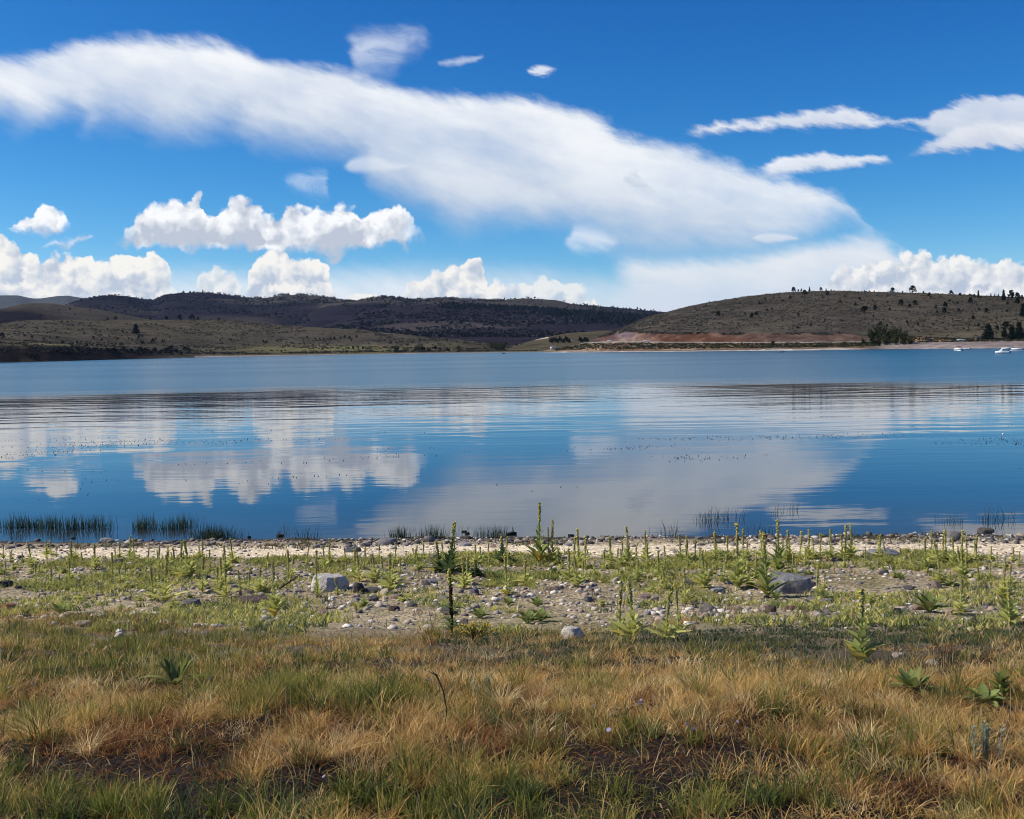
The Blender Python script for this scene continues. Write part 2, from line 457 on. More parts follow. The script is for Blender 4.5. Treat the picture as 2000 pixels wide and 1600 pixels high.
def grid_faces(nr, nc):
    i = np.arange(nr - 1)[:, None] * nc + np.arange(nc - 1)[None, :]
    return np.stack([i, i + 1, i + nc + 1, i + nc], -1).reshape(-1, 4)

def material(name, build, rough=0.9, spec=0.2):
    m = bpy.data.materials.new(name); m.use_nodes = True
    nt = m.node_tree; nt.nodes.clear()
    t = T(nt)
    out = t.new('ShaderNodeOutputMaterial'); b = t.new('ShaderNodeBsdfPrincipled')
    b.inputs['Roughness'].default_value = rough
    b.inputs['Specular IOR Level'].default_value = spec
    nt.links.new(b.outputs[0], out.inputs[0])
    build(t, b, out)
    return m

def attr_col(t):
    a = t.new('ShaderNodeAttribute'); a.attribute_name = 'Col'
    return a.outputs['Color']

def obj_pos(t):
    return t.new('ShaderNodeNewGeometry').outputs['Position']

def bump(t, b, h, dist, strength=1.0):
    n = t.new('ShaderNodeBump'); n.inputs['Strength'].default_value = strength; n.inputs['Distance'].default_value = dist
    t.put(n.inputs['Height'], h)
    t.t.links.new(n.outputs[0], b.inputs['Normal'])

# ------------------------------------------------------------------ the lie of the land
YH = lambda px: 675 - 0.018 * (np.asarray(px, float) - 1000)
# shore of the far side: waterline height in the picture -> distance over the water
SHORE = [(-700, 720), (-300, 713), (0, 708.5), (100, 706), (200, 703), (400, 698), (600, 694.3), (700, 692.5), (800, 691), (950, 689), (1050, 688), (1100, 688.6),
         (1300, 687), (1500, 685.3), (1600, 684), (1700, 682.4), (1800, 681.6), (2000, 680), (2400, 678), (2700, 676)]
def shore_r(px):
    d = ray(px, ip(px, SHORE))
    return -CAM_Z / d[..., 2] * np.hypot(d[..., 0], d[..., 1])

PROFILE = [(-400, 5.6), (-30, 5.3), (0, 5.25), (3, 5.2), (4.2, 5.16), (5.6, 4.97), (8, 4.52), (10.5, 4.0), (14.5, 3.18), (21, 2.05), (28.5, 1.1), (33, 0.6), (37.5, 0.17), (39.5, 0.0), (43, -0.35), (60, -1.6), (120, -2.5)]
def near_z(x, y):
    """height of the near bank"""
    ys = y + 0.075 * np.clip(x, -60, 60) + 1.3 * fbm(x / 9.0, y * 0 + 3.0, 3, 5) * np.clip((y - 22) / 12, 0, 1)
    ysm = ys
    z = sum(ip(ysm + k, PROFILE) for k in (-0.8, -0.4, 0, 0.4, 0.8)) / 5
    g = np.clip((16 - y) / 6, 0, 1)
    z = z + fbm(x / 1.6, y / 1.6, 3, 21) * (0.10 + 0.12 * g) + fbm(x / 0.45, y / 0.45, 2, 31) * (0.035 + 0.06 * g)
    return z

def on_ground(px, py):
    """where the sight line of a picture point meets the near bank"""
    d = ray(px, py)
    ts = np.linspace(2.5, 60, 1600)
    x, y, z = d[0] * ts, d[1] * ts, CAM_Z + d[2] * ts
    below = np.nonzero(z < near_z(x, y))[0]
    i = below[0] if len(below) else len(ts) - 1
    return Vector((x[i], y[i], near_z(x[i:i + 1], y[i:i + 1])[0]))

def on_water(px, py):
    d = ray(px, py); t = -CAM_Z / d[2]
    return Vector((d[0] * t, d[1] * t, 0.0))

def at_range(px, py, r):
    d = ray(px, py); t = r / np.hypot(d[..., 0], d[..., 1])
    return np.stack([d[..., 0] * t, d[..., 1] * t, CAM_Z + d[..., 2] * t], -1)

# ------------------------------------------------------------------ materials of the setting
def b_ground(t, b, out):
    pos = obj_pos(t)
    c = attr_col(t)
    n1 = t.noise(pos, 2.2, 6, 0.65)[0]
    peb = t.voro(pos, 13.0, 1.0, 0.6, '3D')
    pc = t.sep(peb[1])[0]
    y = t.sep(pos)[1]
    stony = t.mul(t.ss(y, 11.0, 18.0), t.ss(y, 60.0, 45.0))
    c = t.mix(1.0, c, t.ramp(n1, [(0.25, (0.55, 0.55, 0.55)), (0.75, (1.35, 1.33, 1.3))]), 'MULTIPLY')
    c = t.mix(t.mul(stony, 0.8), c, t.mix(1.0, c, t.ramp(pc, [(0.0, (0.35, 0.36, 0.4)), (0.45, (0.8, 0.78, 0.8)), (0.8, (1.25, 1.2, 1.15)), (1.0, (1.9, 1.8, 1.65))]), 'MULTIPLY'))
    t.put(b.inputs['Base Color'], c)
    h = t.add(t.mul(peb[0], -0.6), n1)
    bump(t, b, h, 0.05, 0.9)
M_GROUND = material('bank_soil_and_gravel', b_ground, 0.95, 0.15)

def b_hill(t, b, out):
    pos = obj_pos(t)
    c = attr_col(t)
    n1 = t.noise(pos, 0.02, 8, 0.62)[0]
    n2 = t.noise(pos, 0.16, 5, 0.7)[0]
    n0 = t.noise(pos, 0.0045, 4, 0.5)[0]
    c = t.mix(1.0, c, t.ramp(n1, [(0.3, (0.72, 0.72, 0.72)), (0.7, (1.28, 1.28, 1.26))]), 'MULTIPLY')
    c = t.mix(1.0, c, t.ramp(n2, [(0.3, (0.6, 0.62, 0.6)), (0.7, (1.4, 1.38, 1.38))]), 'MULTIPLY')
    t.put(b.inputs['Base Color'], c)
    bump(t, b, t.add(t.add(n1, t.mul(n2, 0.35)), t.mul(n0, 11.0)), 2.5, 0.8)
M_HILL = material('dry_hillside', b_hill, 1.0, 0.0)

def b_water(t, b, out):
    pos = obj_pos(t)
    x, y, z = t.sep(pos)
    r = t.m('SQRT', t.add(t.mul(x, x), t.mul(y, y)))
    # breeze further out ruffles the surface; near the bank it lies almost still
    patch = t.noise(t.vm('MULTIPLY', pos, (0.004, 0.016, 1)), 1.0, 4, 0.55)[0]
    fray = t.noise(t.vm('MULTIPLY', pos, (0.012, 0.07, 1)), 1.0, 4, 0.6)[0]
    edge = t.add(t.add(r, t.mul(t.sub(patch, 0.5), 110.0)), t.mul(t.sub(fray, 0.5), 60.0))
    ruffle = t.ss(edge, 160.0, 225.0)
    streak = t.noise(t.vm('MULTIPLY', pos, (0.0022, 0.011, 1)), 1.0, 3, 0.5)[0]
    t.put(b.inputs['Roughness'], t.add(0.022, t.mul(ruffle, t.lin(streak, 0.3, 0.7, 0.2, 0.26))))
    depth = t.ss(y, 38.0, 52.0)
    t.put(b.inputs['Base Color'], t.mix(depth, (0.030, 0.033, 0.030), t.mix(ruffle, (0.002, 0.013, 0.03), (0.012, 0.075, 0.115))))  # ruffled part: lighter blue of the reflected sky added to the base colour
    warped = t.vm('ADD', pos, t.vm('MULTIPLY', t.noise(pos, 0.03, 2, 0.5)[1], (14.0, 9.0, 0)))
    sw = t.noise(t.vm('MULTIPLY', warped, (0.05, 0.23, 1)), 1.0, 2.0, 0.45)[0]
    rip = t.noise(t.vm('MULTIPLY', pos, (0.35, 1.5, 1)), 1.0, 2.0, 0.5)[0]
    amp = t.mul(t.ss(r, 45.0, 115.0, 0.010, 0.06), t.mul(t.ss(r, 240.0, 170.0), t.lin(t.noise(t.vm('MULTIPLY', pos, (0.012, 0.035, 1)), 1.0, 3, 0.5)[0], 0.32, 0.68, 0.25, 1.35)))
    h = t.add(t.mul(sw, amp), t.mul(rip, t.mul(t.ss(r, 45.0, 150.0, 0.0025, 0.007), t.ss(r, 240.0, 170.0))))
    bump(t, b, h, 1.0, 1.0)
    b.inputs['IOR'].default_value = 1.23
M_WATER = material('lake_water', b_water, 0.02, 0.5)

# ------------------------------------------------------------------ ground: one sheet from the near bank to the horizon
az = np.radians(np.concatenate([np.linspace(-180, -42, 40)[:-1], np.linspace(-42, 42, 400), np.linspace(42, 180, 40)[1:]]))
rr = np.concatenate([[0.02], np.linspace(1.0, 3.0, 6), np.geomspace(3.2, 48, 330), np.geomspace(52, 560, 24), np.linspace(580, 1500, 120), np.geomspace(1560, 12000, 16)])
A, R = np.meshgrid(az, rr)
X, Y = np.sin(A) * R, np.cos(A) * R
colpx = project(np.sin(az) * 1000, np.maximum(np.cos(az), 0.2) * 1000, np.full_like(az, 0.0))[0]
colpx = np.where(np.abs(np.degrees(az)) < 40, np.clip(colpx, -700, 2700), np.where(az < 0, -700, 2700))
SR = shore_r(colpx)[None, :]
Z = near_z(X, Y)
Z = np.where((R > 120) & (Y > 30), -2.5, Z)
far = np.clip((R - (SR - 12)) / 24, 0, 1)
Z = np.where((R > 300) & (Y > 30), -2.5 + 3.4 * far, Z)
soil = np.array([0.018, 0.0125, 0.0105]); gravel = np.array([0.31, 0.26, 0.17]); strip = np.array([0.58, 0.50, 0.36]); wet = np.array([0.05, 0.04, 0.035])
Yn = Y + 0.075 * np.clip(X, -60, 60) + 0.5 * fbm(X / 3.0, Y / 1.5, 3, 77)
C = np.zeros(X.shape + (3,))
def lerp(a, b, t):
    t = np.clip(t, 0, 1)[..., None]
    return a * (1 - t) + b * t
nz = fbm(X / 2.5, Y / 2.5, 4, 9)
C = lerp(soil + 0 * C, gravel * (0.85 + 0.5 * nz[..., None]), (Yn - 9.5 + 5 * nz) / 4)
C = lerp(C, np.array([0.17, 0.15, 0.07]), np.clip(0.1 + fbm(X / 1.3, Y / 2.0, 3, 41) * 3.5, 0, 0.85) * (Yn > 15) * (Yn < 33))
C = lerp(C, np.array([0.13, 0.10, 0.06]), np.clip((15.5 - Yn) / 2, 0, 1) * np.clip((Yn - 10) / 2, 0, 1) * 0.75)
C = lerp(C, strip, np.clip((Yn - 32.4) / 0.7, 0, 1) * np.clip((37.2 - Yn) / 0.9, 0, 1))
C = lerp(C, wet, np.clip((Yn - 38.2) / 0.8, 0, 1))
C = lerp(C, np.array([0.12, 0.11, 0.08]), (R > 300) * far * (Y > 30))
g = link('ground', make_mesh('ground', np.stack([X, Y, Z], -1).reshape(-1, 3), grid_faces(len(rr), len(az))[:, ::-1], C.reshape(-1, 3), True), M_GROUND, kind='structure')

wx = np.array([-3500, -1500, 0, 1500, 3500.0]); wy = np.array([25.0, 400, 900, 1500])
Xw, Yw = np.meshgrid(wx, wy)
link('lake_water', make_mesh('lake_water', np.stack([Xw, Yw, Xw * 0], -1).reshape(-1, 3), grid_faces(4, 5)), M_WATER, kind='structure')

# ------------------------------------------------------------------ hills: rows of (distance, skyline in the picture), nearest first
REL = [None]
def hill(name, px, rows, subs, color, relief=(0, 0), pw=None, seed=3, tail=400):
    """terrain between successive contour lines that keep their picture height; returns a sampler (px, s) -> point"""
    px = np.asarray(px, float)
    P = []
    for (r, py) in rows:
        r = r(px) if callable(r) else ip(px, r) if isinstance(r, list) else np.full_like(px, float(r))
        py = ip(px, py)
        P.append(at_range(px, py, r))
    last = P[-1]; h = np.hypot(last[:, 0], last[:, 1])[:, None]
    back = last.copy(); back[:, :2] *= (h + tail) / h; back[:, 2] = last[:, 2] - tail * 0.25
    front = P[0].copy(); hf = np.hypot(front[:, 0], front[:, 1])[:, None]; front[:, :2] *= (hf - 6) / hf; front[:, 2] = np.minimum(front[:, 2] - 1.5, -0.8)
    P = [front] + P + [back]; subs = [1] + list(subs) + [6]
    pw = [1] + list(pw or [1] * (len(rows) - 1)) + [1]
    grid, seg = [], []
    for k in range(len(P) - 1):
        for j in range(subs[k]):
            t = j / subs[k]
            q = P[k] * (1 - t) + P[k + 1] * t
            q[:, 2] = P[k][:, 2] + (P[k + 1][:, 2] - P[k][:, 2]) * t ** pw[k]
            grid.append(q); seg.append(k - 1 + t)
    grid.append(P[-1]); seg.append(len(P) - 2)
    Gd = np.array(grid); seg = np.array(seg)
    x, y = Gd[..., 0], Gd[..., 1]
    amp, sc = relief
    if amp:
        n = len(rows) - 1
        rel = np.clip((seg - (n - 1)) * (n - seg) * 4, 0, 1) if pw is not None else 1
        rel = np.clip(rel, 0, 1)[:, None] if np.ndim(rel) else rel
        Gd[..., 2] += amp * fbm(x / sc, y / sc, 4, seed) * rel
    REL[0] = (fbm(x / sc, y / sc, 4, seed) if amp else 0 * x)
    C = color(px[None, :] + 0 * x, seg[:, None] + 0 * x, x, y, Gd[..., 2])
    o = link(name, make_mesh(name, Gd.reshape(-1, 3), grid_faces(*x.shape)[:, ::-1], C.reshape(-1, 3), True), M_HILL, kind='structure')
    def at(p, s):
        k = int(np.clip(np.searchsorted(seg, s), 1, len(seg) - 1))
        c = Gd[k - 1] + (Gd[k] - Gd[k - 1]) * ((s - seg[k - 1]) / max(seg[k] - seg[k - 1], 1e-6))
        return np.array([np.interp(p, px, c[:, i]) for i in range(3)])
    at.G, at.px, at.seg = Gd, px, seg
    return at

SAGE = np.array([0.118, 0.102, 0.082]); OLIVE = np.array([0.132, 0.115, 0.075]); PURPLE = np.array([0.019, 0.016, 0.023]); PINE = np.array([0.018, 0.026, 0.026])  # PURPLE is dark brush with cloud shadow mixed into the colour
RUST = np.array([0.15, 0.075, 0.05]); TAN = np.array([0.26, 0.185, 0.125]); BEACH = np.array([0.30, 0.25, 0.22])
PXW = np.linspace(-500, 2600, 500)

def blob(px, py, cx, cy, rx, ry):
    return np.exp(-(((px - cx) / rx) ** 2 + ((py - cy) / ry) ** 2))

# far blue range
def c_far(p, s, x, y, z):
    return np.ones(x.shape + (1,)) * np.array([0.065, 0.07, 0.065])
hill('distant_hills', np.linspace(-600, 420, 160), [(6500, [(-600, 668), (420, 668)]), (9500, [(-600, 596), (-200, 582), (-60, 578), (0, 577), (35, 577), (62, 583), (80, 583), (110, 578.5), (132, 577.5), (160, 582), (210, 592), (300, 612), (420, 640)])],
     [24], c_far, (40, 700), [0.9], 5, 1500)

# main dark range on the skyline
SK = [(-500, 640), (40, 622), (90, 606), (140, 594), (160, 587), (190, 580), (215, 578), (245, 578), (270, 583), (300, 586), (312, 580), (325, 575), (345, 573), (390, 571), (420, 573), (450, 577), (490, 583),
      (520, 582), (545, 577), (590, 576), (625, 579), (660, 585), (700, 588), (725, 584), (745, 580), (765, 580), (800, 586), (840, 585), (870, 582), (930, 585), (1000, 586), (1050, 588), (1100, 592),
      (1150, 597), (1200, 601), (1280, 608), (1400, 618), (1700, 640)]
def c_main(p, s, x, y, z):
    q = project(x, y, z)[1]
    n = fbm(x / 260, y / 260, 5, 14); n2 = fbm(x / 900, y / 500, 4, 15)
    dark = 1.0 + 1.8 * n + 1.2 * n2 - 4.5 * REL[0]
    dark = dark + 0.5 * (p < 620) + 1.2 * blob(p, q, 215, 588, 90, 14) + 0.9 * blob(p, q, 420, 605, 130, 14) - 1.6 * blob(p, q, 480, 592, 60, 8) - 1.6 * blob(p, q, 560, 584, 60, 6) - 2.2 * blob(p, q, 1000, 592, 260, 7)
    return lerp(SAGE * 0.48 + 0 * x[..., None], PURPLE * 0.8, dark)  # cloud shade on the range is put into this dark tone
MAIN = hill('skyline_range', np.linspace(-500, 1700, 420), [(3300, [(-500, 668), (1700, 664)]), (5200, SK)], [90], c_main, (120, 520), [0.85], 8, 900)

# middle range in front of it: dark scrub, cloud shadow painted into its colour
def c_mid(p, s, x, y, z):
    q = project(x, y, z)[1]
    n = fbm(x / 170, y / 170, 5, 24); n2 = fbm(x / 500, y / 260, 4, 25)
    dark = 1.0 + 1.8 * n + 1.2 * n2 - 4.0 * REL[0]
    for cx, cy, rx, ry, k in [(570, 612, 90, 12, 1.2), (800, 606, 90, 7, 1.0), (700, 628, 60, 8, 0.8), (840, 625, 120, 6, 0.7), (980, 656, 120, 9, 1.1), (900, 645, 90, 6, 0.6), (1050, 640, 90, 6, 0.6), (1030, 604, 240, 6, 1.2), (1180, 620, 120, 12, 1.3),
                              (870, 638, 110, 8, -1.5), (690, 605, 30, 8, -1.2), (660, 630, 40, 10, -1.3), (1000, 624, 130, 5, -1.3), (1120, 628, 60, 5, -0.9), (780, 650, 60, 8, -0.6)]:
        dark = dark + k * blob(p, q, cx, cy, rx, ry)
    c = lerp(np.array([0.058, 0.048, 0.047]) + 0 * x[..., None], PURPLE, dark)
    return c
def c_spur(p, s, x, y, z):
    """sage brow and dark scrub flank, sunlit crest and cloud shade put into the colours"""
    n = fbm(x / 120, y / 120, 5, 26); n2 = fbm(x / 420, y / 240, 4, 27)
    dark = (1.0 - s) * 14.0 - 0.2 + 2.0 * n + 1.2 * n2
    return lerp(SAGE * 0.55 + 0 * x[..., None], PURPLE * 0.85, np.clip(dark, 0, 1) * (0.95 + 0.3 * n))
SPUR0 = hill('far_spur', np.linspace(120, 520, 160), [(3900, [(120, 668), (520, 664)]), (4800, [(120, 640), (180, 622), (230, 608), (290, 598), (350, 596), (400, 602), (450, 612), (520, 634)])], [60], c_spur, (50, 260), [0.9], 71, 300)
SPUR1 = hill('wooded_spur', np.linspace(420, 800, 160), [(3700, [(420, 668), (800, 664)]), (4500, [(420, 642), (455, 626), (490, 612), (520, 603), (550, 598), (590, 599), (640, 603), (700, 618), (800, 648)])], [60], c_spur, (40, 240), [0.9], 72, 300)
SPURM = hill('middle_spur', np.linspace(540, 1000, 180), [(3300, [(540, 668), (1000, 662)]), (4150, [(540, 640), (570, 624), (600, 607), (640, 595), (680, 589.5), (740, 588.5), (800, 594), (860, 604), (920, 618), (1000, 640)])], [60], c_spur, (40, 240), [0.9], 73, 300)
MIDPX = np.linspace(500, 1420, 300)
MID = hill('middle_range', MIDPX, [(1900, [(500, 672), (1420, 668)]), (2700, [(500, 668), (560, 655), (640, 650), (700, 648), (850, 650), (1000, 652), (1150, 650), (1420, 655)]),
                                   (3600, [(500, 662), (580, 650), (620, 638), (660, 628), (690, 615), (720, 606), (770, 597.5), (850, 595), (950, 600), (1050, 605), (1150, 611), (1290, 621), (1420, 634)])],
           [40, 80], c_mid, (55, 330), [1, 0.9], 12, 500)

# low left hills
def c_left(p, s, x, y, z):
    q = project(x, y, z)[1]
    n = fbm(x / 90, y / 90, 5, 34)
    c = SAGE * 0.52 * (1.0 + 0.5 * n[..., None]) + 0 * x[..., None]
    return lerp(c, PURPLE * 0.7, 2.2 * blob(p, q, 20, 622, 70, 14))  # shadow patch at the hill's left end, painted into the colour
LEFT2 = hill('rear_left_hill', np.linspace(-500, 420, 140), [(1900, [(-500, 670), (420, 670)]), (2400, [(-500, 610), (-200, 606), (0, 604), (42, 594), (70, 592), (105, 593), (140, 598), (175, 602), (210, 608), (245, 615), (280, 622), (330, 629), (420, 645)])],
             [40], c_left, (10, 160), [0.85], 18, 400)
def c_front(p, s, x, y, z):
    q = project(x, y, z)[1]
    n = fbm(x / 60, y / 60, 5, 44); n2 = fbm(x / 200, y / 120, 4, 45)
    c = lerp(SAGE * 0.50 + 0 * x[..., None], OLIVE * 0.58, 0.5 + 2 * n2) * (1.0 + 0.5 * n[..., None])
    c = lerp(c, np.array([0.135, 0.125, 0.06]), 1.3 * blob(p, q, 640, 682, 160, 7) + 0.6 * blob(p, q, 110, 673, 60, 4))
    c = lerp(c, np.array([0.014, 0.011, 0.011]), (s < 1.15) * np.clip(2.2 * blob(p, q, 130, 692, 130, 14) + 0.5 * (p < 40) + 0.5 * blob(p, q, 260, 690, 60, 6) + 2 * n, 0, 1))  # dark bluff scrub, its shade also painted into the near-black
    return lerp(c, BEACH * 0.8, (s < 0.28) * (p > 380) * 0.9)
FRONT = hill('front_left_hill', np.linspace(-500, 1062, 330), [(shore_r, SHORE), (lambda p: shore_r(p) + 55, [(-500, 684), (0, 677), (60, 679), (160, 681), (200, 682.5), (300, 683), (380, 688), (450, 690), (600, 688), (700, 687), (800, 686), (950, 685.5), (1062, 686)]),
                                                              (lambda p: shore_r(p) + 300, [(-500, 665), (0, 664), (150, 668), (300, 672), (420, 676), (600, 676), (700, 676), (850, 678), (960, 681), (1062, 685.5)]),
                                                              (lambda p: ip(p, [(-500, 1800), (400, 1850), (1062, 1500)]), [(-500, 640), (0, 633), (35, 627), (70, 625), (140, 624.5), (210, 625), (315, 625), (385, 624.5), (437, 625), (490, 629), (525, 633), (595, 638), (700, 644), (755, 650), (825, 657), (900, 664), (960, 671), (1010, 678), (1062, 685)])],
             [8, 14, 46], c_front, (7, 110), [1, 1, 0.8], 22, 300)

# small hill behind the point
def c_spit(p, s, x, y, z):
    n = fbm(x / 60, y / 60, 4, 54)
    q = project(x, y, z)[1]
    c = OLIVE * 0.55 * (1 + 0.5 * n[..., None]) + 0 * x[..., None]
    tr = np.exp(-((q - (664 - (p - 1040) * 0.155)) / 1.1) ** 2) * (p > 1044) * (p < 1072)
    return lerp(c, np.array([0.5, 0.42, 0.34]), tr * 1.2)
SPIT = hill('hill_behind_the_point', np.linspace(960, 1420, 140), [(1180, [(960, 686), (1100, 684), (1420, 682)]), (1600, [(960, 684), (1000, 676), (1040, 665), (1080, 656), (1110, 650.5), (1150, 648), (1180, 647), (1230, 646), (1300, 646), (1420, 650)])],
            [40], c_spit, (5, 90), [0.85], 28, 300)

# big sagebrush hill at right: beach, bank, road bench, red road cut, slope
RIDGE = [(1045, 686.5), (1080, 681), (1110, 674), (1150, 667.5), (1163, 661), (1180, 654.5), (1200, 646), (1240, 629), (1270, 617), (1300, 610), (1350, 597), (1400, 588), (1450, 580), (1500, 574), (1550, 570.5), (1600, 568.5), (1640, 568), (1700, 570), (1800, 572.5), (1900, 576.5), (2000, 581), (2200, 580), (2700, 575)]
def c_right(p, s, x, y, z):
    n = fbm(x / 30, y / 30, 5, 64); n2 = fbm(x / 110, y / 110, 4, 65); n3 = fbm(x / 7, y / 7, 4, 66)
    c = lerp(SAGE * 0.56 + 0 * x[..., None], OLIVE * 0.58, 0.45 + 2.4 * n2 + (p - 1750) / 900) * (1 + 0.6 * n[..., None])
    wv = s + 0.25 * n
    rock = lerp(RUST * 0.8 + 0 * x[..., None], TAN, 0.1 + 2.2 * n3 + 1.0 * blob(p, s, 1232, 3.2, 26, 0.5) - 0.3) * (0.8 + n3[..., None])
    rock = lerp(rock, np.array([0.15, 0.11, 0.11]), 1.5 * blob(p, s, 1222, 3.8, 16, 0.6) + 1.2 * n2)
    rock = lerp(rock, np.array([0.085, 0.064, 0.052]) * (1 + n3[..., None]), np.clip((p - 1380) / 250, 0, 0.6))
    c = lerp(c, rock, (wv > 2.9) * (wv < 3.93) * np.clip((p - 1158) / 10, 0, 1) * np.clip((1700 - p + 60 * n2) / 30, 0, 1))
    c = lerp(c, np.array([0.26, 0.16, 0.08]), (wv > 2.95) * (wv < 3.8) * blob(p, s, 1790, 3.4, 60, 2) * 1.2)
    road = np.array([0.30, 0.28, 0.26])
    c = lerp(c, road, ((s > 1.98) & (s < 3.0)) * np.clip((p - 1130) / 20, 0, 1) * 0.9)
    bank = lerp(np.array([0.17, 0.105, 0.07]) + 0 * x[..., None], OLIVE, 0.5 + 2.5 * n + 0.8 * (s - 1.4)) * (1 + n3[..., None])
    bank = lerp(bank, TAN * 1.1, 1.4 * (blob(p, s, 1140, 1.1, 45, 0.25) + blob(p, s, 1330, 1.1, 30, 0.25)) + 1.2 * n3)
    c = lerp(c, bank, (s < 1.98) * np.clip((1720 - p) / 40, 0, 1))
    c = lerp(c, np.array([0.21, 0.175, 0.16]), (s < 1.85) * np.clip((p - 1690) / 50, 0, 1))
    c = lerp(c, np.array([0.42, 0.38, 0.33]) * (1 + 1.2 * n3[..., None]), (s < 0.75 + 0.3 * n) * np.clip((1700 - p) / 60, 0, 1))
    return c * np.array([0.97, 0.96, 1.0])
sr = shore_r
RIGHT = hill('sagebrush_hill', np.linspace(1045, 2700, 520), [(sr, SHORE), (lambda p: sr(p) + 22, [(1045, 688), (1100, 685.5), (1300, 684), (1450, 682), (1600, 680), (1700, 678), (1800, 675), (1850, 673), (2000, 671), (2700, 666)]),
                                                           (lambda p: sr(p) + 55, [(1045, 687.5), (1085, 680.5), (1110, 675.5), (1140, 669.5), (1180, 667.5), (1250, 667.5), (1350, 668.5), (1500, 669), (1650, 668), (1790, 667), (1880, 666), (2000, 664.5), (2700, 656)]),
                                                           (lambda p: sr(p) + 68, [(1045, 687.2), (1085, 680), (1110, 675), (1140, 669), (1180, 667), (1250, 667), (1350, 668), (1500, 668.3), (1650, 667.3), (1790, 666.2), (1880, 665), (2000, 663.4), (2700, 654)]),
                                                           (lambda p: sr(p) + 92, [(1045, 687), (1110, 674.8), (1150, 668.2), (1165, 661), (1190, 653), (1215, 646.5), (1230, 645), (1280, 649), (1350, 650), (1450, 651), (1550, 650), (1640, 651), (1690, 654), (1790, 657.5), (1850, 661), (1900, 662.5), (2000, 661), (2700, 650)]),
                                                           (lambda p: sr(p) + ip(p, [(1045, 150), (1200, 260), (1500, 420), (2700, 460)]), RIDGE)],
             [5, 8, 3, 8, 90], c_right, (3.0, 60), [1, 1, 1, 0.8, 0.82], 33, 250)

# ------------------------------------------------------------------ plant and rock building blocks
def b_leaf(rough=0.8, trans=0.3):
    def f(t, b, out):
        c = attr_col(t)
        info = t.new('ShaderNodeObjectInfo')
        c = t.mix(1.0, c, t.ramp(info.outputs['Random'], [(0.0, (0.82, 0.85, 0.8)), (1.0, (1.18, 1.15, 1.15))]), 'MULTIPLY')
        d = t.new('ShaderNodeBsdfDiffuse'); tr = t.new('ShaderNodeBsdfTranslucent'); mx = t.new('ShaderNodeMixShader')
        t.put(d.inputs['Color'], c); t.put(tr.inputs['Color'], c)
        mx.inputs[0].default_value = trans
        t.t.links.new(d.outputs[0], mx.inputs[1]); t.t.links.new(tr.outputs[0], mx.inputs[2]); t.t.links.new(mx.outputs[0], out.inputs[0])
    return f
M_LEAF = material('leaf_tissue', b_leaf(0.8, 0.36))
M_GRASS = material('grass_blade', b_leaf(0.8, 0.46))
M_CONIFER = material('conifer_needles', b_leaf(0.9, 0.1))
def b_bark(t, b, out):
    n = t.noise(obj_pos(t), 9.0, 4, 0.6)[0]
    t.put(b.inputs['Base Color'], t.ramp(n, [(0.3, (0.05, 0.036, 0.026)), (0.7, (0.13, 0.10, 0.075))]))
M_BARK = material('bark', b_bark, 0.95, 0.1)
def b_stem(t, b, out):
    t.put(b.inputs['Base Color'], attr_col(t))
M_STEM = material('stalk', b_stem, 0.85, 0.2)
def plain(name, col, rough=0.5, spec=0.4, metal=0.0, vary=0.15):
    def f(t, b, out):
        n = t.noise(obj_pos(t), 3.0, 3, 0.6)[0]
        t.put(b.inputs['Base Color'], t.mix(1.0, col, t.ramp(n, [(0.3, (1 - vary,) * 3), (0.7, (1 + vary * 0.5,) * 3)]), 'MULTIPLY'))
        b.inputs['Metallic'].default_value = metal
    return material(name, f, rough, spec)

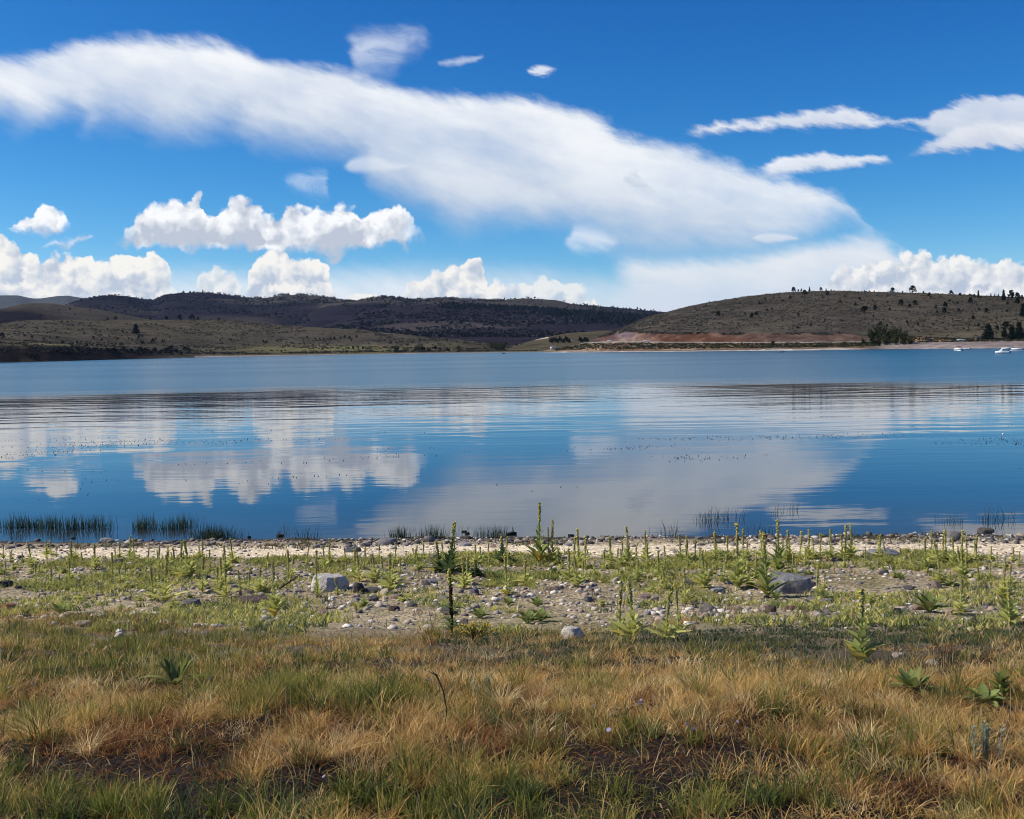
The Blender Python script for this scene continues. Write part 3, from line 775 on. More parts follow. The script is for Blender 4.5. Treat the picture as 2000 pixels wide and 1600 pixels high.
class MB:
    """collects vertices, faces and colours of one mesh (all triangles)"""
    def __init__(self):
        self.v, self.f, self.c, self.n = [], [], [], 0
    def add(self, v, f, c):
        v = np.asarray(v, float); f = np.asarray(f, int)
        if f.shape[1] == 4:
            f = np.concatenate([f[:, [0, 1, 2]], f[:, [0, 2, 3]]])
        c = np.broadcast_to(np.asarray(c, float), (len(v), 3))
        self.v.append(v); self.f.append(f + self.n); self.c.append(c); self.n += len(v)
    def mesh(self, name, smooth=False):
        return make_mesh(name, np.concatenate(self.v), np.concatenate(self.f), np.concatenate(self.c), smooth)
    def tube(self, pts, rad, col, k=6):
        pts = np.asarray(pts, float); rad = np.broadcast_to(rad, len(pts))
        a = np.linspace(0, 2 * np.pi, k, endpoint=False)
        vs_ = []
        for i, p in enumerate(pts):
            d = pts[min(i + 1, len(pts) - 1)] - pts[max(i - 1, 0)]; d = d / (np.linalg.norm(d) + 1e-9)
            u = np.cross(d, [0.3, 0.9, 0.1] if abs(d[2]) > 0.7 else [0, 0, 1]); u /= np.linalg.norm(u); v = np.cross(d, u)
            vs_.append(p + rad[i] * (np.cos(a)[:, None] * u + np.sin(a)[:, None] * v))
        V = np.concatenate(vs_); n = len(pts)
        i, j = np.meshgrid(np.arange(n - 1), np.arange(k), indexing='ij')
        f = np.stack([i * k + j, i * k + (j + 1) % k, (i + 1) * k + (j + 1) % k, (i + 1) * k + j], -1).reshape(-1, 4)
        top = [[(n - 1) * k, (n - 1) * k + q, (n - 1) * k + q + 1, (n - 1) * k + q + 1] for q in range(1, k - 1)]
        self.add(V, np.concatenate([f, np.array(top)]), col)
    def box(self, lo, hi, col=(1, 1, 1)):
        x0, y0, z0 = lo; x1, y1, z1 = hi
        v = [(x0, y0, z0), (x1, y0, z0), (x1, y1, z0), (x0, y1, z0), (x0, y0, z1), (x1, y0, z1), (x1, y1, z1), (x0, y1, z1)]
        self.add(v, [(0, 3, 2, 1), (4, 5, 6, 7), (0, 1, 5, 4), (1, 2, 6, 5), (2, 3, 7, 6), (3, 0, 4, 7)], col)
    def loft(self, rings, col, cap=True):
        """rings: list of equally long closed vertex loops"""
        V = np.concatenate([np.asarray(r, float) for r in rings]); k = len(rings[0]); n = len(rings)
        i, j = np.meshgrid(np.arange(n - 1), np.arange(k), indexing='ij')
        f = np.stack([i * k + j, i * k + (j + 1) % k, (i + 1) * k + (j + 1) % k, (i + 1) * k + j], -1).reshape(-1, 4)
        caps = []
        if cap:
            for b0, s in ((0, -1), ((n - 1) * k, 1)):
                for q in range(1, k - 1):
                    t3 = [b0, b0 + q, b0 + q + 1]
                    t3 = t3 if s > 0 else t3[::-1]
                    caps.append(t3 + [t3[2]])
        self.add(V, np.concatenate([f, np.array(caps)]) if caps else f, col)

def rand_dirs(n, rng):
    d = rng.normal(size=(n, 3)); return d / np.linalg.norm(d, axis=1)[:, None]

def clumps(mb, centers, rad, per, size, col, rng, flat=0.7):
    """leaf-sized quads scattered round clump centres"""
    n = len(centers) * per
    c = np.repeat(np.asarray(centers, float), per, 0)
    rad = np.repeat(np.broadcast_to(rad, len(centers)), per)
    p = c + rand_dirs(n, rng) * (rng.random(n) ** 0.5 * rad)[:, None] * np.array([1, 1, flat])
    a = rand_dirs(n, rng); b = np.cross(a, rand_dirs(n, rng)); b /= np.linalg.norm(b, axis=1)[:, None] + 1e-9
    s = size * (0.6 + 0.8 * rng.random(n))[:, None]
    a, b = a * s, b * s * 0.6
    V = np.stack([p - a, p - b, p + a, p + b], 1).reshape(-1, 3)
    F_ = np.arange(n * 4).reshape(-1, 4)
    tone = np.repeat(0.7 + 0.6 * rng.random(len(centers)), per) * (0.8 + 0.4 * rng.random(n))
    C_ = np.repeat(np.asarray(col)[None] * tone[:, None], 4, 0)
    mb.add(V, F_, C_)

def juniper(seed, kind='juniper'):
    """trunk and crown meshes about 1 m tall"""
    rng = np.random.default_rng(seed)
    tr, cr = MB(), MB()
    if kind == 'juniper':
        w_ = 0.34 + 0.12 * rng.random(); lean = rng.normal(0, 0.05, 2)
        tr.tube([(0, 0, -0.05), (lean[0] * 0.5, lean[1] * 0.5, 0.3), (lean[0], lean[1], 0.75)], [0.05, 0.035, 0.012], (0.1, 0.08, 0.06))
        cs = []
        for i in range(58):
            h = rng.random() ** 0.8
            rr_ = w_ * (1.0 - 0.72 * h ** 1.6) * (0.45 + 0.55 * rng.random()); a = rng.random() * 6.283
            cs.append((rr_ * math.cos(a) + lean[0] * h, rr_ * math.sin(a) + lean[1] * h, 0.12 + 0.82 * h + 0.04 * rng.normal()))
        for q in cs[::9]:
            tr.tube([(lean[0] * 0.4, lean[1] * 0.4, 0.2 + 0.3 * rng.random()), q], [0.02, 0.006], (0.1, 0.08, 0.06), 4)
        clumps(cr, cs, 0.13, 16, 0.05, (0.016, 0.022, 0.015), rng)
    elif kind == 'pine':
        w_ = 0.24 + 0.05 * rng.random()
        tr.tube([(0, 0, -0.05), (0, 0, 0.4), (0.01, 0, 0.95)], [0.035, 0.025, 0.006], (0.1, 0.08, 0.06))
        cs = []
        for lv in np.linspace(0.14, 0.97, 17):
            k = max(3, int(10 * (1.05 - lv)))
            off = rng.random() * 6.283
            for j in range(k):
                a = off + j * 6.283 / k + rng.normal(0, 0.25)
                L = w_ * (1.08 - lv) ** 0.6 * (0.65 + 0.5 * rng.random())
                for q in (0.45, 0.95):
                    cs.append((L * q * math.cos(a), L * q * math.sin(a), lv - 0.04 * q + 0.02 * rng.normal()))
                if j % 2 == 0:
                    tr.tube([(0, 0, lv), (L * 0.9 * math.cos(a), L * 0.9 * math.sin(a), lv - 0.03)], [0.012, 0.004], (0.1, 0.08, 0.06), 4)
        clumps(cr, cs, 0.075, 12, 0.034, (0.015, 0.024, 0.017), rng, 0.5)
    else:                                                      # willow / cottonwood
        cs = []
        for st in range(5):
            a = rng.random() * 6.283; e = np.array([0.2 * math.cos(a), 0.2 * math.sin(a), 0.7 + 0.15 * rng.random()])
            tr.tube([(0, 0, -0.05), e * [0.35, 0.35, 0.4], e], [0.03, 0.02, 0.006], (0.16, 0.13, 0.1), 5)
            for i in range(22):
                h = rng.random()
                cs.append(e * [0.6 + 0.6 * h, 0.6 + 0.6 * h, 0.15 + 1.1 * h] + rng.normal(0, 1, 3) * [0.10, 0.10, 0.05])
        clumps(cr, cs, 0.085, 18, 0.035, (0.055, 0.068, 0.030), rng)
    return tr.mesh(kind + '_trunk'), cr.mesh(kind + '_crown')
TREES = {k: [juniper(100 + i + 50 * j, k) for i in range(n)] for j, (k, n) in enumerate((('juniper', 6), ('pine', 4), ('willow', 4)))}

def plant_tree(name, kind, loc, height, label, group=None, wide=1.0, i=None):
    tm, cm = TREES[kind][random.randrange(len(TREES[kind])) if i is None else i]
    o = link(name, None, loc=loc, rotz=random.random() * 6.28, label=label, cat='tree', group=group)
    o.scale = (height * wide, height * wide, height)
    link('trunk', tm, M_BARK, o)
    link('crown', cm, M_CONIFER if kind != 'willow' else M_LEAF, o)
    return o

def on_hill(at, px, py):
    """surface point of a hill under a picture point (first crossing from the near side)"""
    j = int(np.clip(np.searchsorted(at.px, px), 1, len(at.px) - 1))
    f = (px - at.px[j - 1]) / (at.px[j] - at.px[j - 1])
    c = at.G[:, j - 1] * (1 - f) + at.G[:, j] * f
    q = project(c[:, 0], c[:, 1], c[:, 2])[1]
    for k in range(1, len(q)):
        if q[k] <= py:
            t = (q[k - 1] - py) / max(q[k - 1] - q[k], 1e-6)
            return Vector(c[k - 1] + (c[k] - c[k - 1]) * min(max(t, 0), 1))
    k = int(np.argmin(q))
    return Vector(c[k])

def metres(loc, px):
    return px * (loc.y * _fw[1] + loc.x * _fw[0] + (loc.z - CAM_Z) * _fw[2]) / 2144.0

# junipers on the right-hand hill: crop positions (x, y of the foot, height in photo pixels)
SLOPE = [(292, 222, 11), (480, 232, 10), (507, 218, 8), (568, 195, 5), (594, 189, 5), (653, 142, 5), (695, 127, 7), (778, 105, 11), (905, 108, 9), (740, 221, 6), (736, 292, 6), (808, 278, 6), (1060, 165, 6), (1000, 118, 5), (975, 147, 5),
         (1083, 133, 7), (1103, 201, 13), (1120, 180, 6), (1172, 190, 11), (1200, 277, 9), (1250, 191, 6), (1160, 227, 5), (1312, 163, 12), (1360, 175, 8), (1392, 163, 11), (1563, 173, 11), (1556, 205, 11), (1515, 207, 6), (1505, 180, 6),
         (1585, 142, 5), (1636, 198, 7), (1698, 151, 12), (1750, 192, 6), (1790, 205, 10), (1717, 243, 9), (1630, 156, 5), (1962, 156, 13), (1910, 161, 7), (1240, 150, 4), (1348, 262, 6), (1408, 275, 6), (1495, 274, 5), (890, 251, 5),
         (525, 158, 6), (557, 132, 5), (222, 170, 5), (245, 149, 4), (1745, 282, 6), (1235, 282, 6), (445, 210, 4), (1850, 300, 9), (1905, 200, 5), (1450, 225, 4), (1600, 245, 4), (1845, 240, 4), (980, 250, 4), (390, 130, 4), (1480, 120, 4)]
G1 = 'junipers dotted over the sagebrush hill'
for x_, y_, h_ in SLOPE:
    p = on_hill(RIGHT, 1300 + x_ * 0.35, 540 + y_ * 0.35)
    plant_tree('juniper_tree', 'juniper', p, metres(p, h_), 'small dark juniper on the slope of the sagebrush hill at right', G1, 1.15)
CREST = [(714, 84, 10, 1.2), (740, 84, 5, 1), (757, 83, 6, 0.9), (803, 82, 9, 0.8), (868, 82, 8, 0.9), (895, 83, 6, 0.8), (925, 84, 4, 1), (940, 84, 3, 1), (1110, 88, 4, 1), (1135, 89, 4, 1), (1165, 90, 4, 1), (1190, 92, 3, 1), (1266, 90, 10, 1.2),
         (1322, 92, 4, 1), (1378, 92, 14, 1.25), (1437, 96, 5, 1), (1470, 112, 8, 1), (1523, 104, 4, 1), (1595, 104, 9, 1.3), (1645, 110, 7, 1), (1695, 110, 5, 1), (1722, 118, 7, 1), (1745, 120, 15, 0.7), (1760, 122, 5, 1), (1815, 117, 8, 0.8),
         (1837, 116, 7, 0.8), (1858, 117, 7, 0.8), (1886, 134, 21, 0.75), (1928, 126, 17, 1.1), (1965, 124, 12, 1.3), (1990, 126, 8, 1)]
for x_, y_, h_, wd in CREST:
    p = on_hill(RIGHT, 1300 + x_ * 0.35, 540 + y_ * 0.35)
    plant_tree('juniper_tree', 'pine' if wd < 0.85 else 'juniper', p, metres(p, h_), 'dark evergreen standing on the crest of the sagebrush hill against the sky', 'evergreens along the crest of the hill', wd)
# pines by the beach at the far right
for x_, y_, h_, wd, lab in [(1800, 356, 32, 1.4, 'big broad dark pine beside the road above the far beach'), (1890, 340, 20, 1.2, 'leftmost and smallest of the pines at the right edge'),
                            (1932, 358, 30, 1.15, 'tall dark pine in the group near the right edge'), (1972, 352, 34, 1.2, 'dense dark pine cut by the right picture edge'),
                            (1905, 290, 13, 1.7, 'broad juniper behind the pines at the right edge'), (1995, 225, 26, 1.2, 'dark pine on the slope at the right picture edge')]:
    p = on_hill(RIGHT, 1300 + x_ * 0.35, 540 + y_ * 0.35)
    plant_tree('pine_tree' if wd < 1.6 else 'juniper_tree', 'pine' if wd < 1.6 else 'juniper', p, metres(p, h_), lab, None, wd)
# willow grove on the far shore
for x_, y_, h_, wd, lab in [(1160, 384, 30, 0.9, 'leftmost willow of the grove on the far shore'), (1195, 380, 37, 0.75, 'tallest willow of the grove with yellowish top'), (1240, 382, 32, 0.85, 'second tallest willow in the middle of the grove'),
                            (1285, 381, 32, 0.85, 'willow right of the middle of the grove'), (1325, 380, 26, 0.9, 'lower willow towards the right of the grove'), (1362, 379, 19, 1.1, 'rightmost low willow of the grove'), (1103, 380, 12, 1.0, 'small separate bush left of the willow grove'), (595, 388, 10, 1.3, 'round dark bush on the bank below the red road cut')]:
    p = on_hill(RIGHT, 1300 + x_ * 0.35, 540 + y_ * 0.35)
    plant_tree('willow_tree' if h_ > 14 else 'bush', 'willow', p, metres(p, h_), lab, None, wd)
# left hills
LEFTJ = [(180, 345, 6), (143, 336, 4), (263, 320, 4), (318, 347, 5), (345, 376, 6), (355, 376, 6), (432, 375, 6), (483, 396, 8), (523, 349, 6), (571, 358, 4), (653, 354, 5), (645, 384, 5), (685, 311, 5), (690, 315, 4), (710, 318, 4), (775, 348, 7),
         (795, 342, 5), (853, 375, 10), (870, 356, 5), (905, 366, 5), (918, 363, 4), (948, 342, 4), (740, 360, 4), (720, 352, 4), (800, 377, 6), (790, 376, 6), (965, 397, 5), (1045, 318, 3), (1110, 306, 4), (1177, 330, 4), (1230, 363, 4), (1288, 360, 5),
         (1355, 328, 3), (1083, 395, 4), (1470, 369, 5), (1488, 370, 5), (1550, 363, 4), (1625, 375, 4), (1700, 383, 4), (1715, 347, 5), (1760, 353, 4), (1785, 355, 4), (1808, 355, 4), (1845, 352, 5), (1865, 353, 6), (1900, 350, 5), (1922, 344, 4),
         (1950, 346, 5), (1960, 360, 4), (1878, 390, 3), (1800, 412, 5), (1945, 406, 5), (1970, 406, 5), (12, 348, 12), (250, 353, 4), (280, 346, 4), (240, 353, 4), (1240, 377, 4), (1570, 424, 4), (400, 400, 6), (545, 405, 5), (1010, 440, 6),
         (600, 300, 3), (880, 300, 3), (460, 300, 3), (100, 300, 3), (1420, 330, 3), (1650, 330, 3)]
G2 = 'junipers dotted over the low left hill'
L2 = 'small dark juniper on the low hill behind the left shore'
for x_, y_, h_ in LEFTJ:
    p = on_hill(FRONT, x_ * 0.35, 540 + y_ * 0.35)
    plant_tree('juniper_tree', 'juniper', p, metres(p, h_), L2, G2, 1.1)
for x_, y_, h_ in [(8, 352, 5), (67, 345, 6), (93, 350, 6), (133, 344, 6), (250, 368, 4), (323, 378, 5), (75, 407, 4), (87, 405, 4), (114, 406, 6), (140, 405, 5), (168, 407, 5), (200, 380, 3), (420, 385, 4)]:
    p = on_hill(FRONT, 650 + x_ * 0.35, 540 + y_ * 0.35)
    plant_tree('juniper_tree', 'juniper', p, metres(p, h_), L2, G2, 1.0)
p = on_hill(FRONT, 266, 652.5)
plant_tree('pine_tree', 'pine', p, metres(p, 20), 'lone tall dark pine standing on the low left hill', None, 1.5)
for x_, h_ in [(930, 8), (1000, 10), (1070, 11), (1105, 6), (1222, 5), (645, 7), (600, 5), (840, 5)]:
    p = on_hill(FRONT if x_ > 700 else LEFT2, x_ * 0.35, 540 + 243 * 0.35)
    plant_tree('juniper_tree', 'juniper', p, metres(p, h_), 'dark juniper on the brow of the left hill below the skyline range', 'junipers on the brow of the left hill', 1.3)
for x_, y_, h_ in [(390, 188, 5), (225, 240, 4), (230, 223, 4), (500, 195, 3), (330, 190, 3), (420, 215, 3)]:
    p = on_hill(LEFT2, x_ * 0.35, 540 + y_ * 0.35)
    plant_tree('juniper_tree', 'juniper', p, metres(p, h_), 'tiny juniper on the rounded rear hill at far left', 'junipers on the rear left hill', 1.2)
# bushes along the far middle shore
SHB = [(355, 424, 12, 1.2), (470, 412, 9, 1.4), (490, 416, 14, 1.0), (505, 416, 8, 1.5), (575, 410, 8, 1.4), (600, 416, 6, 1.6), (703, 416, 10, 1.1), (885, 405, 12, 1.2), (915, 412, 13, 1.5), (945, 414, 15, 1.4), (968, 385, 7, 1.0), (1027, 384, 7, 0.9), (1055, 382, 9, 0.8),
       (1068, 393, 6, 1.0), (1165, 388, 7, 1.0), (540, 418, 5, 2.0), (640, 416, 5, 2.0)]
for x_, y_, h_, wd in SHB:
    p = on_hill(FRONT, 650 + x_ * 0.35, 540 + y_ * 0.35)
    plant_tree('bush', 'willow' if h_ > 8 else 'juniper', p, metres(p, h_), 'dark bush on the low shore in the middle distance', 'bushes along the middle shore', wd)
for i, x_ in enumerate(list(range(1212, 1330, 11)) + list(range(1378, 1432, 9))):
    p = on_hill(SPIT, 650 + x_ * 0.35, 540 + (366 + 6 * math.sin(i * 2.1)) * 0.35)
    plant_tree('pine_tree', 'pine', p, metres(p, 8 + 3 * random.random()), 'dark pine in the row behind the point, left of the red cut', 'row of pines behind the point', 1.2)
# dark scrub on the left bluff
for i in range(44):
    px = 20 + 360 * random.random() ** 0.8; py = 684 + (20 - px * 0.035) * random.random()
    p = on_hill(FRONT, px, py)
    plant_tree('bush', 'juniper', p, metres(p, 5 + 5 * random.random()), 'dark scrub bush on the shady bluff of the left shore', 'scrub on the left bluff', 1.7)

# ------------------------------------------------------------------ sagebrush and far woods (uncountable)
def scatter_mesh(name, pts, size, col, tall=1.0, faces=7, rng=RNG, mat=None, kind='stuff', label=None, cat=None):
    """many small leafy bushes or conifers as one mesh: crossed ragged tufts"""
    n = len(pts)
    c = np.repeat(pts, faces, 0); s = np.repeat(size, faces)
    p = c + rand_dirs(n * faces, rng) * (s * 0.5)[:, None] * [1, 1, 0.6 * tall] + np.array([0, 0, 1]) * (s * 0.4 * tall)[:, None]
    a = rand_dirs(n * faces, rng); a[:, 2] = np.abs(a[:, 2]) * tall; b = np.cross(a, rand_dirs(n * faces, rng)); b /= np.linalg.norm(b, axis=1)[:, None] + 1e-9
    a = a * (s * 0.5)[:, None]; b = b * (s * 0.42)[:, None]
    V = np.stack([p - a, p - b, p + a, p + b], 1).reshape(-1, 3)
    C_ = np.repeat(np.repeat(col, faces, 0) * (0.75 + 0.5 * rng.random((n * faces, 1))), 4, 0)
    return link(name, make_mesh(name, V, np.arange(n * faces * 4).reshape(-1, 4), C_), mat or M_CONIFER, kind=kind, label=label, cat=cat)

def hill_points(at, n, smin, smax, pmin, pmax, rng=RNG, keep=None):
    P = rng.uniform(pmin, pmax, n); S_ = rng.uniform(smin, smax, n)
    j = np.clip(np.searchsorted(at.px, P), 1, len(at.px) - 1); fj = (P - at.px[j - 1]) / (at.px[j] - at.px[j - 1])
    k = np.clip(np.searchsorted(at.seg, S_), 1, len(at.seg) - 1); fk = (S_ - at.seg[k - 1]) / (at.seg[k] - at.seg[k - 1])
    g = lambda a, b: at.G[a, b]
    q = (g(k - 1, j - 1) * (1 - fj)[:, None] + g(k - 1, j) * fj[:, None]) * (1 - fk)[:, None] + (g(k, j - 1) * (1 - fj)[:, None] + g(k, j) * fj[:, None]) * fk[:, None]
    if keep is not None:
        m = keep(q, P, S_); q = q[m]
    return q
q = hill_points(RIGHT, 15000, 3.75, 5.25, 1170, 2080)
q = q[(fbm(q[:, 0] / 14, q[:, 1] / 14, 3, 91) > -0.08)]
cs = np.array([[0.092, 0.086, 0.072], [0.075, 0.07, 0.056], [0.12, 0.113, 0.098]])[RNG.integers(0, 3, len(q))]
scatter_mesh('sagebrush', q, RNG.uniform(0.6, 1.25, len(q)), cs, 0.8, 6, label='grey-green sagebrush covering the hill at right', cat='sagebrush')
q = np.concatenate([hill_points(RIGHT, 2400, 1.1, 1.8, 1085, 1720), hill_points(RIGHT, 350, 1.7, 1.86, 1690, 2050), hill_points(RIGHT, 500, 3.0, 3.9, 1700, 2050)])
cs = np.array([[0.06, 0.065, 0.035], [0.12, 0.10, 0.05], [0.05, 0.05, 0.035]])[RNG.integers(0, 3, len(q))]
scatter_mesh('roadside_scrub', q, RNG.uniform(0.6, 1.5, len(q)), cs, 0.8, 6, label='low scrub along the bank below the far road', cat='scrub')
q = hill_points(FRONT, 10000, 0.6, 3.0, -60, 1050)
q = q[(fbm(q[:, 0] / 30, q[:, 1] / 30, 3, 92) > -0.03)]
cs = np.array([[0.075, 0.069, 0.052], [0.06, 0.056, 0.042], [0.092, 0.084, 0.063]])[RNG.integers(0, 3, len(q))]
scatter_mesh('low_sagebrush', q, RNG.uniform(1.0, 2.4, len(q)), cs, 0.7, 4, label='sagebrush and dry grass over the low left hill', cat='sagebrush')
# woods on the far ranges
def wood(q, P, S_):
    py = project(q[:, 0], q[:, 1], q[:, 2])[1]
    d = np.exp(-((py - (600 + (P - 900) * 0.035 + np.clip(P - 1050, 0, 300) * 0.05)) / (4 + np.clip(P - 950, 0, 300) * 0.03)) ** 2) * (P > 860)
    d += 0.3 * np.exp(-(((P - 590) / 110) ** 2 + ((py - 608) / 10) ** 2))
    return RNG.random(len(P)) < d * 1.1
q = np.concatenate([hill_points(MID, 9000, 0.6, 2.02, 600, 1300, keep=wood), hill_points(SPUR1, 900, 0.6, 1.0, 440, 700)])
scatter_mesh('far_wood', q, RNG.uniform(5, 9, len(q)), np.tile(PINE * 0.8, (len(q), 1)), 1.8, 4, label='dark conifer wood along the middle range', cat='wood')
def wood2(q, P, S_):
    n = fbm(P / 40, S_ * 30, 3, 93)
    return n > 0.06
q = hill_points(MAIN, 2600, 0.55, 1.01, 140, 1290, keep=wood2)
q = np.concatenate([q, hill_points(MAIN, 260, 0.985, 1.0, 140, 1290, keep=lambda q, P, S_: fbm(P / 25, P * 0, 3, 94) > -0.08)])
scatter_mesh('skyline_wood', q, RNG.uniform(4, 8, len(q)), np.tile(PINE * 0.9, (len(q), 1)), 1.6, 4, label='scattered dark trees over the skyline range', cat='wood')

q = np.concatenate([hill_points(MAIN, 6500, 0.3, 1.0, 130, 1290), hill_points(MID, 7000, 0.5, 2.0, 600, 1300), hill_points(SPUR1, 1800, 0.3, 1.0, 430, 760), hill_points(SPURM, 2200, 0.3, 1.0, 560, 960), hill_points(SPUR0, 1500, 0.3, 1.0, 150, 500)])
n_ = fbm(q[:, 0] / 130, q[:, 1] / 130, 4, 95)
q = q[n_ > -0.06]; n_ = n_[n_ > -0.06]
cs = np.where((RNG.random(len(q)) < 0.72)[:, None], np.array([0.014, 0.014, 0.018]), np.array([0.06, 0.058, 0.048]))
scatter_mesh('far_scrub', q, RNG.uniform(3, 9, len(q)), cs, 0.7, 3, label='dark brush mottling the far ranges', cat='scrub')

# ------------------------------------------------------------------ vehicles on the far road
M_WHITE = plain('white_paint', (0.8, 0.8, 0.79), 0.35)
M_NAVY = plain('dark_blue_paint', (0.015, 0.02, 0.045), 0.3)
M_GLASS = plain('tinted_glass', (0.02, 0.025, 0.03), 0.08, 0.6)
M_TYRE = plain('tyre_rubber', (0.02, 0.02, 0.02), 0.8)
M_RIM = plain('wheel_alloy', (0.5, 0.5, 0.5), 0.35, 0.5, 0.6)
M_LAMP = plain('lamp_lens', (0.7, 0.65, 0.55), 0.2)
M_DARK = plain('dark_trim', (0.03, 0.03, 0.033), 0.6)
M_GREY = plain('grey_vinyl', (0.35, 0.36, 0.38), 0.6)
M_ALU = plain('aluminium', (0.55, 0.56, 0.58), 0.35, 0.5, 0.7)
M_BROWN = plain('brown_boards', (0.10, 0.05, 0.03), 0.8)
M_RED = plain('red_lens', (0.35, 0.02, 0.02), 0.3)

def ring(x, w0, w1, z0, z1, zb):
    """car cross-section at station x: sill width w0, shoulder w1, from z0 over zb to z1"""
    return [(x, -w0, z0), (x, w0, z0), (x, w1, zb), (x, w1 * 0.93, z1), (x, -w1 * 0.93, z1), (x, -w1, zb)]
def car(name, kind, paint, loc, rotz, label):
    o = link(name, None, loc=loc, rotz=rotz, label=label, cat='pickup' if kind == 'pickup' else 'trailer' if kind == 'trailer' else 'car')
    L = 5.4 if kind == 'pickup' else 4.7
    b = MB()
    if kind == 'trailer':
        L = 5.8
        b.loft([[(x, -1.1 * k, 0.55), (x, 1.1 * k, 0.55), (x, 1.15 * k, 1.4), (x, 1.05 * k, 2.6 - d), (x, -1.05 * k, 2.6 - d), (x, -1.15 * k, 1.4)] for x, k, d in ((-2.9, 0.96, 0.15), (-2.6, 1, 0), (2.2, 1, 0), (2.75, 0.97, 0.35), (2.9, 0.93, 0.8))], (1, 1, 1))
        link('body', b.mesh('body'), paint, o)
        for s in (-1, 1):
            m = MB(); m.box((-1.6, s * 1.13 - 0.02, 1.5), (-0.3, s * 1.13 + 0.03, 2.1)); link('window', m.mesh('window'), M_GLASS, o)
        m = MB(); m.tube([(2.85, 0, 0.55), (4.0, 0, 0.5)], 0.06, (1, 1, 1)); link('drawbar', m.mesh('drawbar'), M_DARK, o)
        wx_ = (0.2,)
    else:
        top = 1.08 if kind != 'pickup' else 1.12
        b.loft([ring(x, 0.82 * k, 0.92 * k, 0.38, z, 0.85) for x, k, z in ((-L / 2, 0.9, 0.95), (-L / 2 + 0.2, 1, top), (L / 2 - 1.5, 1, top), (L / 2 - 0.3, 0.97, 0.98), (L / 2, 0.86, 0.85))], (1, 1, 1))
        link('body', b.mesh('body'), paint, o)
        c = MB()
        if kind == 'pickup':
            st = ((-0.75, 0.8, top), (-0.62, 0.74, 1.8), (0.55, 0.74, 1.82), (1.2, 0.82, top))
        else:
            st = ((-L / 2 + 0.1, 0.8, top), (-L / 2 + 0.45, 0.74, 1.72), (0.35, 0.74, 1.78), (1.1, 0.82, top))
        c.loft([[(x, -w_ - 0.03, top - 0.05), (x, w_ + 0.03, top - 0.05), (x, w_, z), (x, -w_, z)] for x, w_, z in st], (1, 1, 1))
        link('cabin_glass', c.mesh('cabin_glass'), M_GLASS, o)
        r = MB(); r.loft([[(x, -0.73, 1.77), (x, 0.73, 1.77), (x, 0.70, 1.86), (x, -0.70, 1.86)] for x in (st[1][0] - 0.02, st[2][0] + 0.02)], (1, 1, 1))
        link('roof', r.mesh('roof'), paint, o)
        if kind == 'pickup':
            m = MB(); m.box((-L / 2 + 0.15, -0.74, top - 0.4), (-0.85, 0.74, top + 0.012)); link('cargo_bed', m.mesh('cargo_bed'), M_DARK, o)
        for s in (-1, 1):
            m = MB(); m.box((L / 2 - 0.14, s * 0.62 - 0.16, 0.72), (L / 2 + 0.012, s * 0.62 + 0.16, 0.86)); link('headlight', m.mesh('headlight'), M_LAMP, o)
            m = MB(); m.box((-L / 2 - 0.012, s * 0.72 - 0.09, 0.72), (-L / 2 + 0.1, s * 0.72 + 0.09, 0.98)); link('tail_light', m.mesh('tail_light'), M_RED, o)
        for x in (L / 2, -L / 2):
            m = MB(); m.box((x - 0.08, -0.8, 0.42), (x + 0.08, 0.8, 0.6)); link('bumper', m.mesh('bumper'), M_DARK, o)
        wx_ = (-L / 2 + 0.95, L / 2 - 0.95)
    for x in wx_:
        for s in (-1, 1):
            m = MB(); m.tube([(x, s * 0.98 - s * 0.26, 0.36), (x, s * 0.98, 0.36)], 0.36, (1, 1, 1), 14); wh = link('wheel', m.mesh('tyre'), M_TYRE, o)
            m = MB(); m.tube([(x, s * 0.97, 0.36), (x, s * 1.0, 0.36)], 0.2, (1, 1, 1), 10); link('rim', m.mesh('rim'), M_RIM, wh)
    return o
def hill_obj(at, px, py, s=None):
    return on_hill(at, px, py)
car('pickup_truck', 'pickup', M_WHITE, hill_obj(RIGHT, 1877, 666.0), math.pi + 0.1, 'white pickup parked on the far road left of the big pine')
car('parked_car', 'suv', M_NAVY, hill_obj(RIGHT, 1815, 666.9), math.pi + 0.15, 'dark blue car on the far road right of the willow grove')
car('parked_car', 'suv', M_WHITE, hill_obj(RIGHT, 1191, 667.3), math.pi - 0.15, 'white car on the road at the left end of the red cut')
car('pickup_truck', 'pickup', M_WHITE, hill_obj(RIGHT, 1263, 667.4), 0.1, 'white pickup with dark cab on the road below the red cut')
car('camper_trailer', 'trailer', M_WHITE, hill_obj(RIGHT, 1081, 682.6), 0.5, 'white camper trailer parked at the tip of the point')
car('parked_car', 'suv', M_WHITE, hill_obj(SPIT, 1119, 666.5), 0.3, 'white vehicle half hidden among the pines behind the point')
p = hill_obj(RIGHT, 1908, 667)
hut = link('toilet_hut', None, loc=p, rotz=0.3, label='small brown hut beside the far road, left of the big pine', cat='hut')
m = MB(); m.box((-1.1, -1.1, 0), (1.1, 1.1, 2.3)); link('wall', m.mesh('wall'), M_BROWN, hut)
m = MB(); m.loft([[(x, -1.4, 2.3), (x, 1.4, 2.3), (x, 1.4, 2.4), (x, 0, 2.95), (x, -1.4, 2.4)] for x in (-1.4, 1.4)], (1, 1, 1)); link('roof', m.mesh('roof'), M_DARK, hut)
m = MB(); m.box((-0.4, -1.13, 0.05), (0.45, -1.07, 2.0)); link('door', m.mesh('door'), M_DARK, hut)

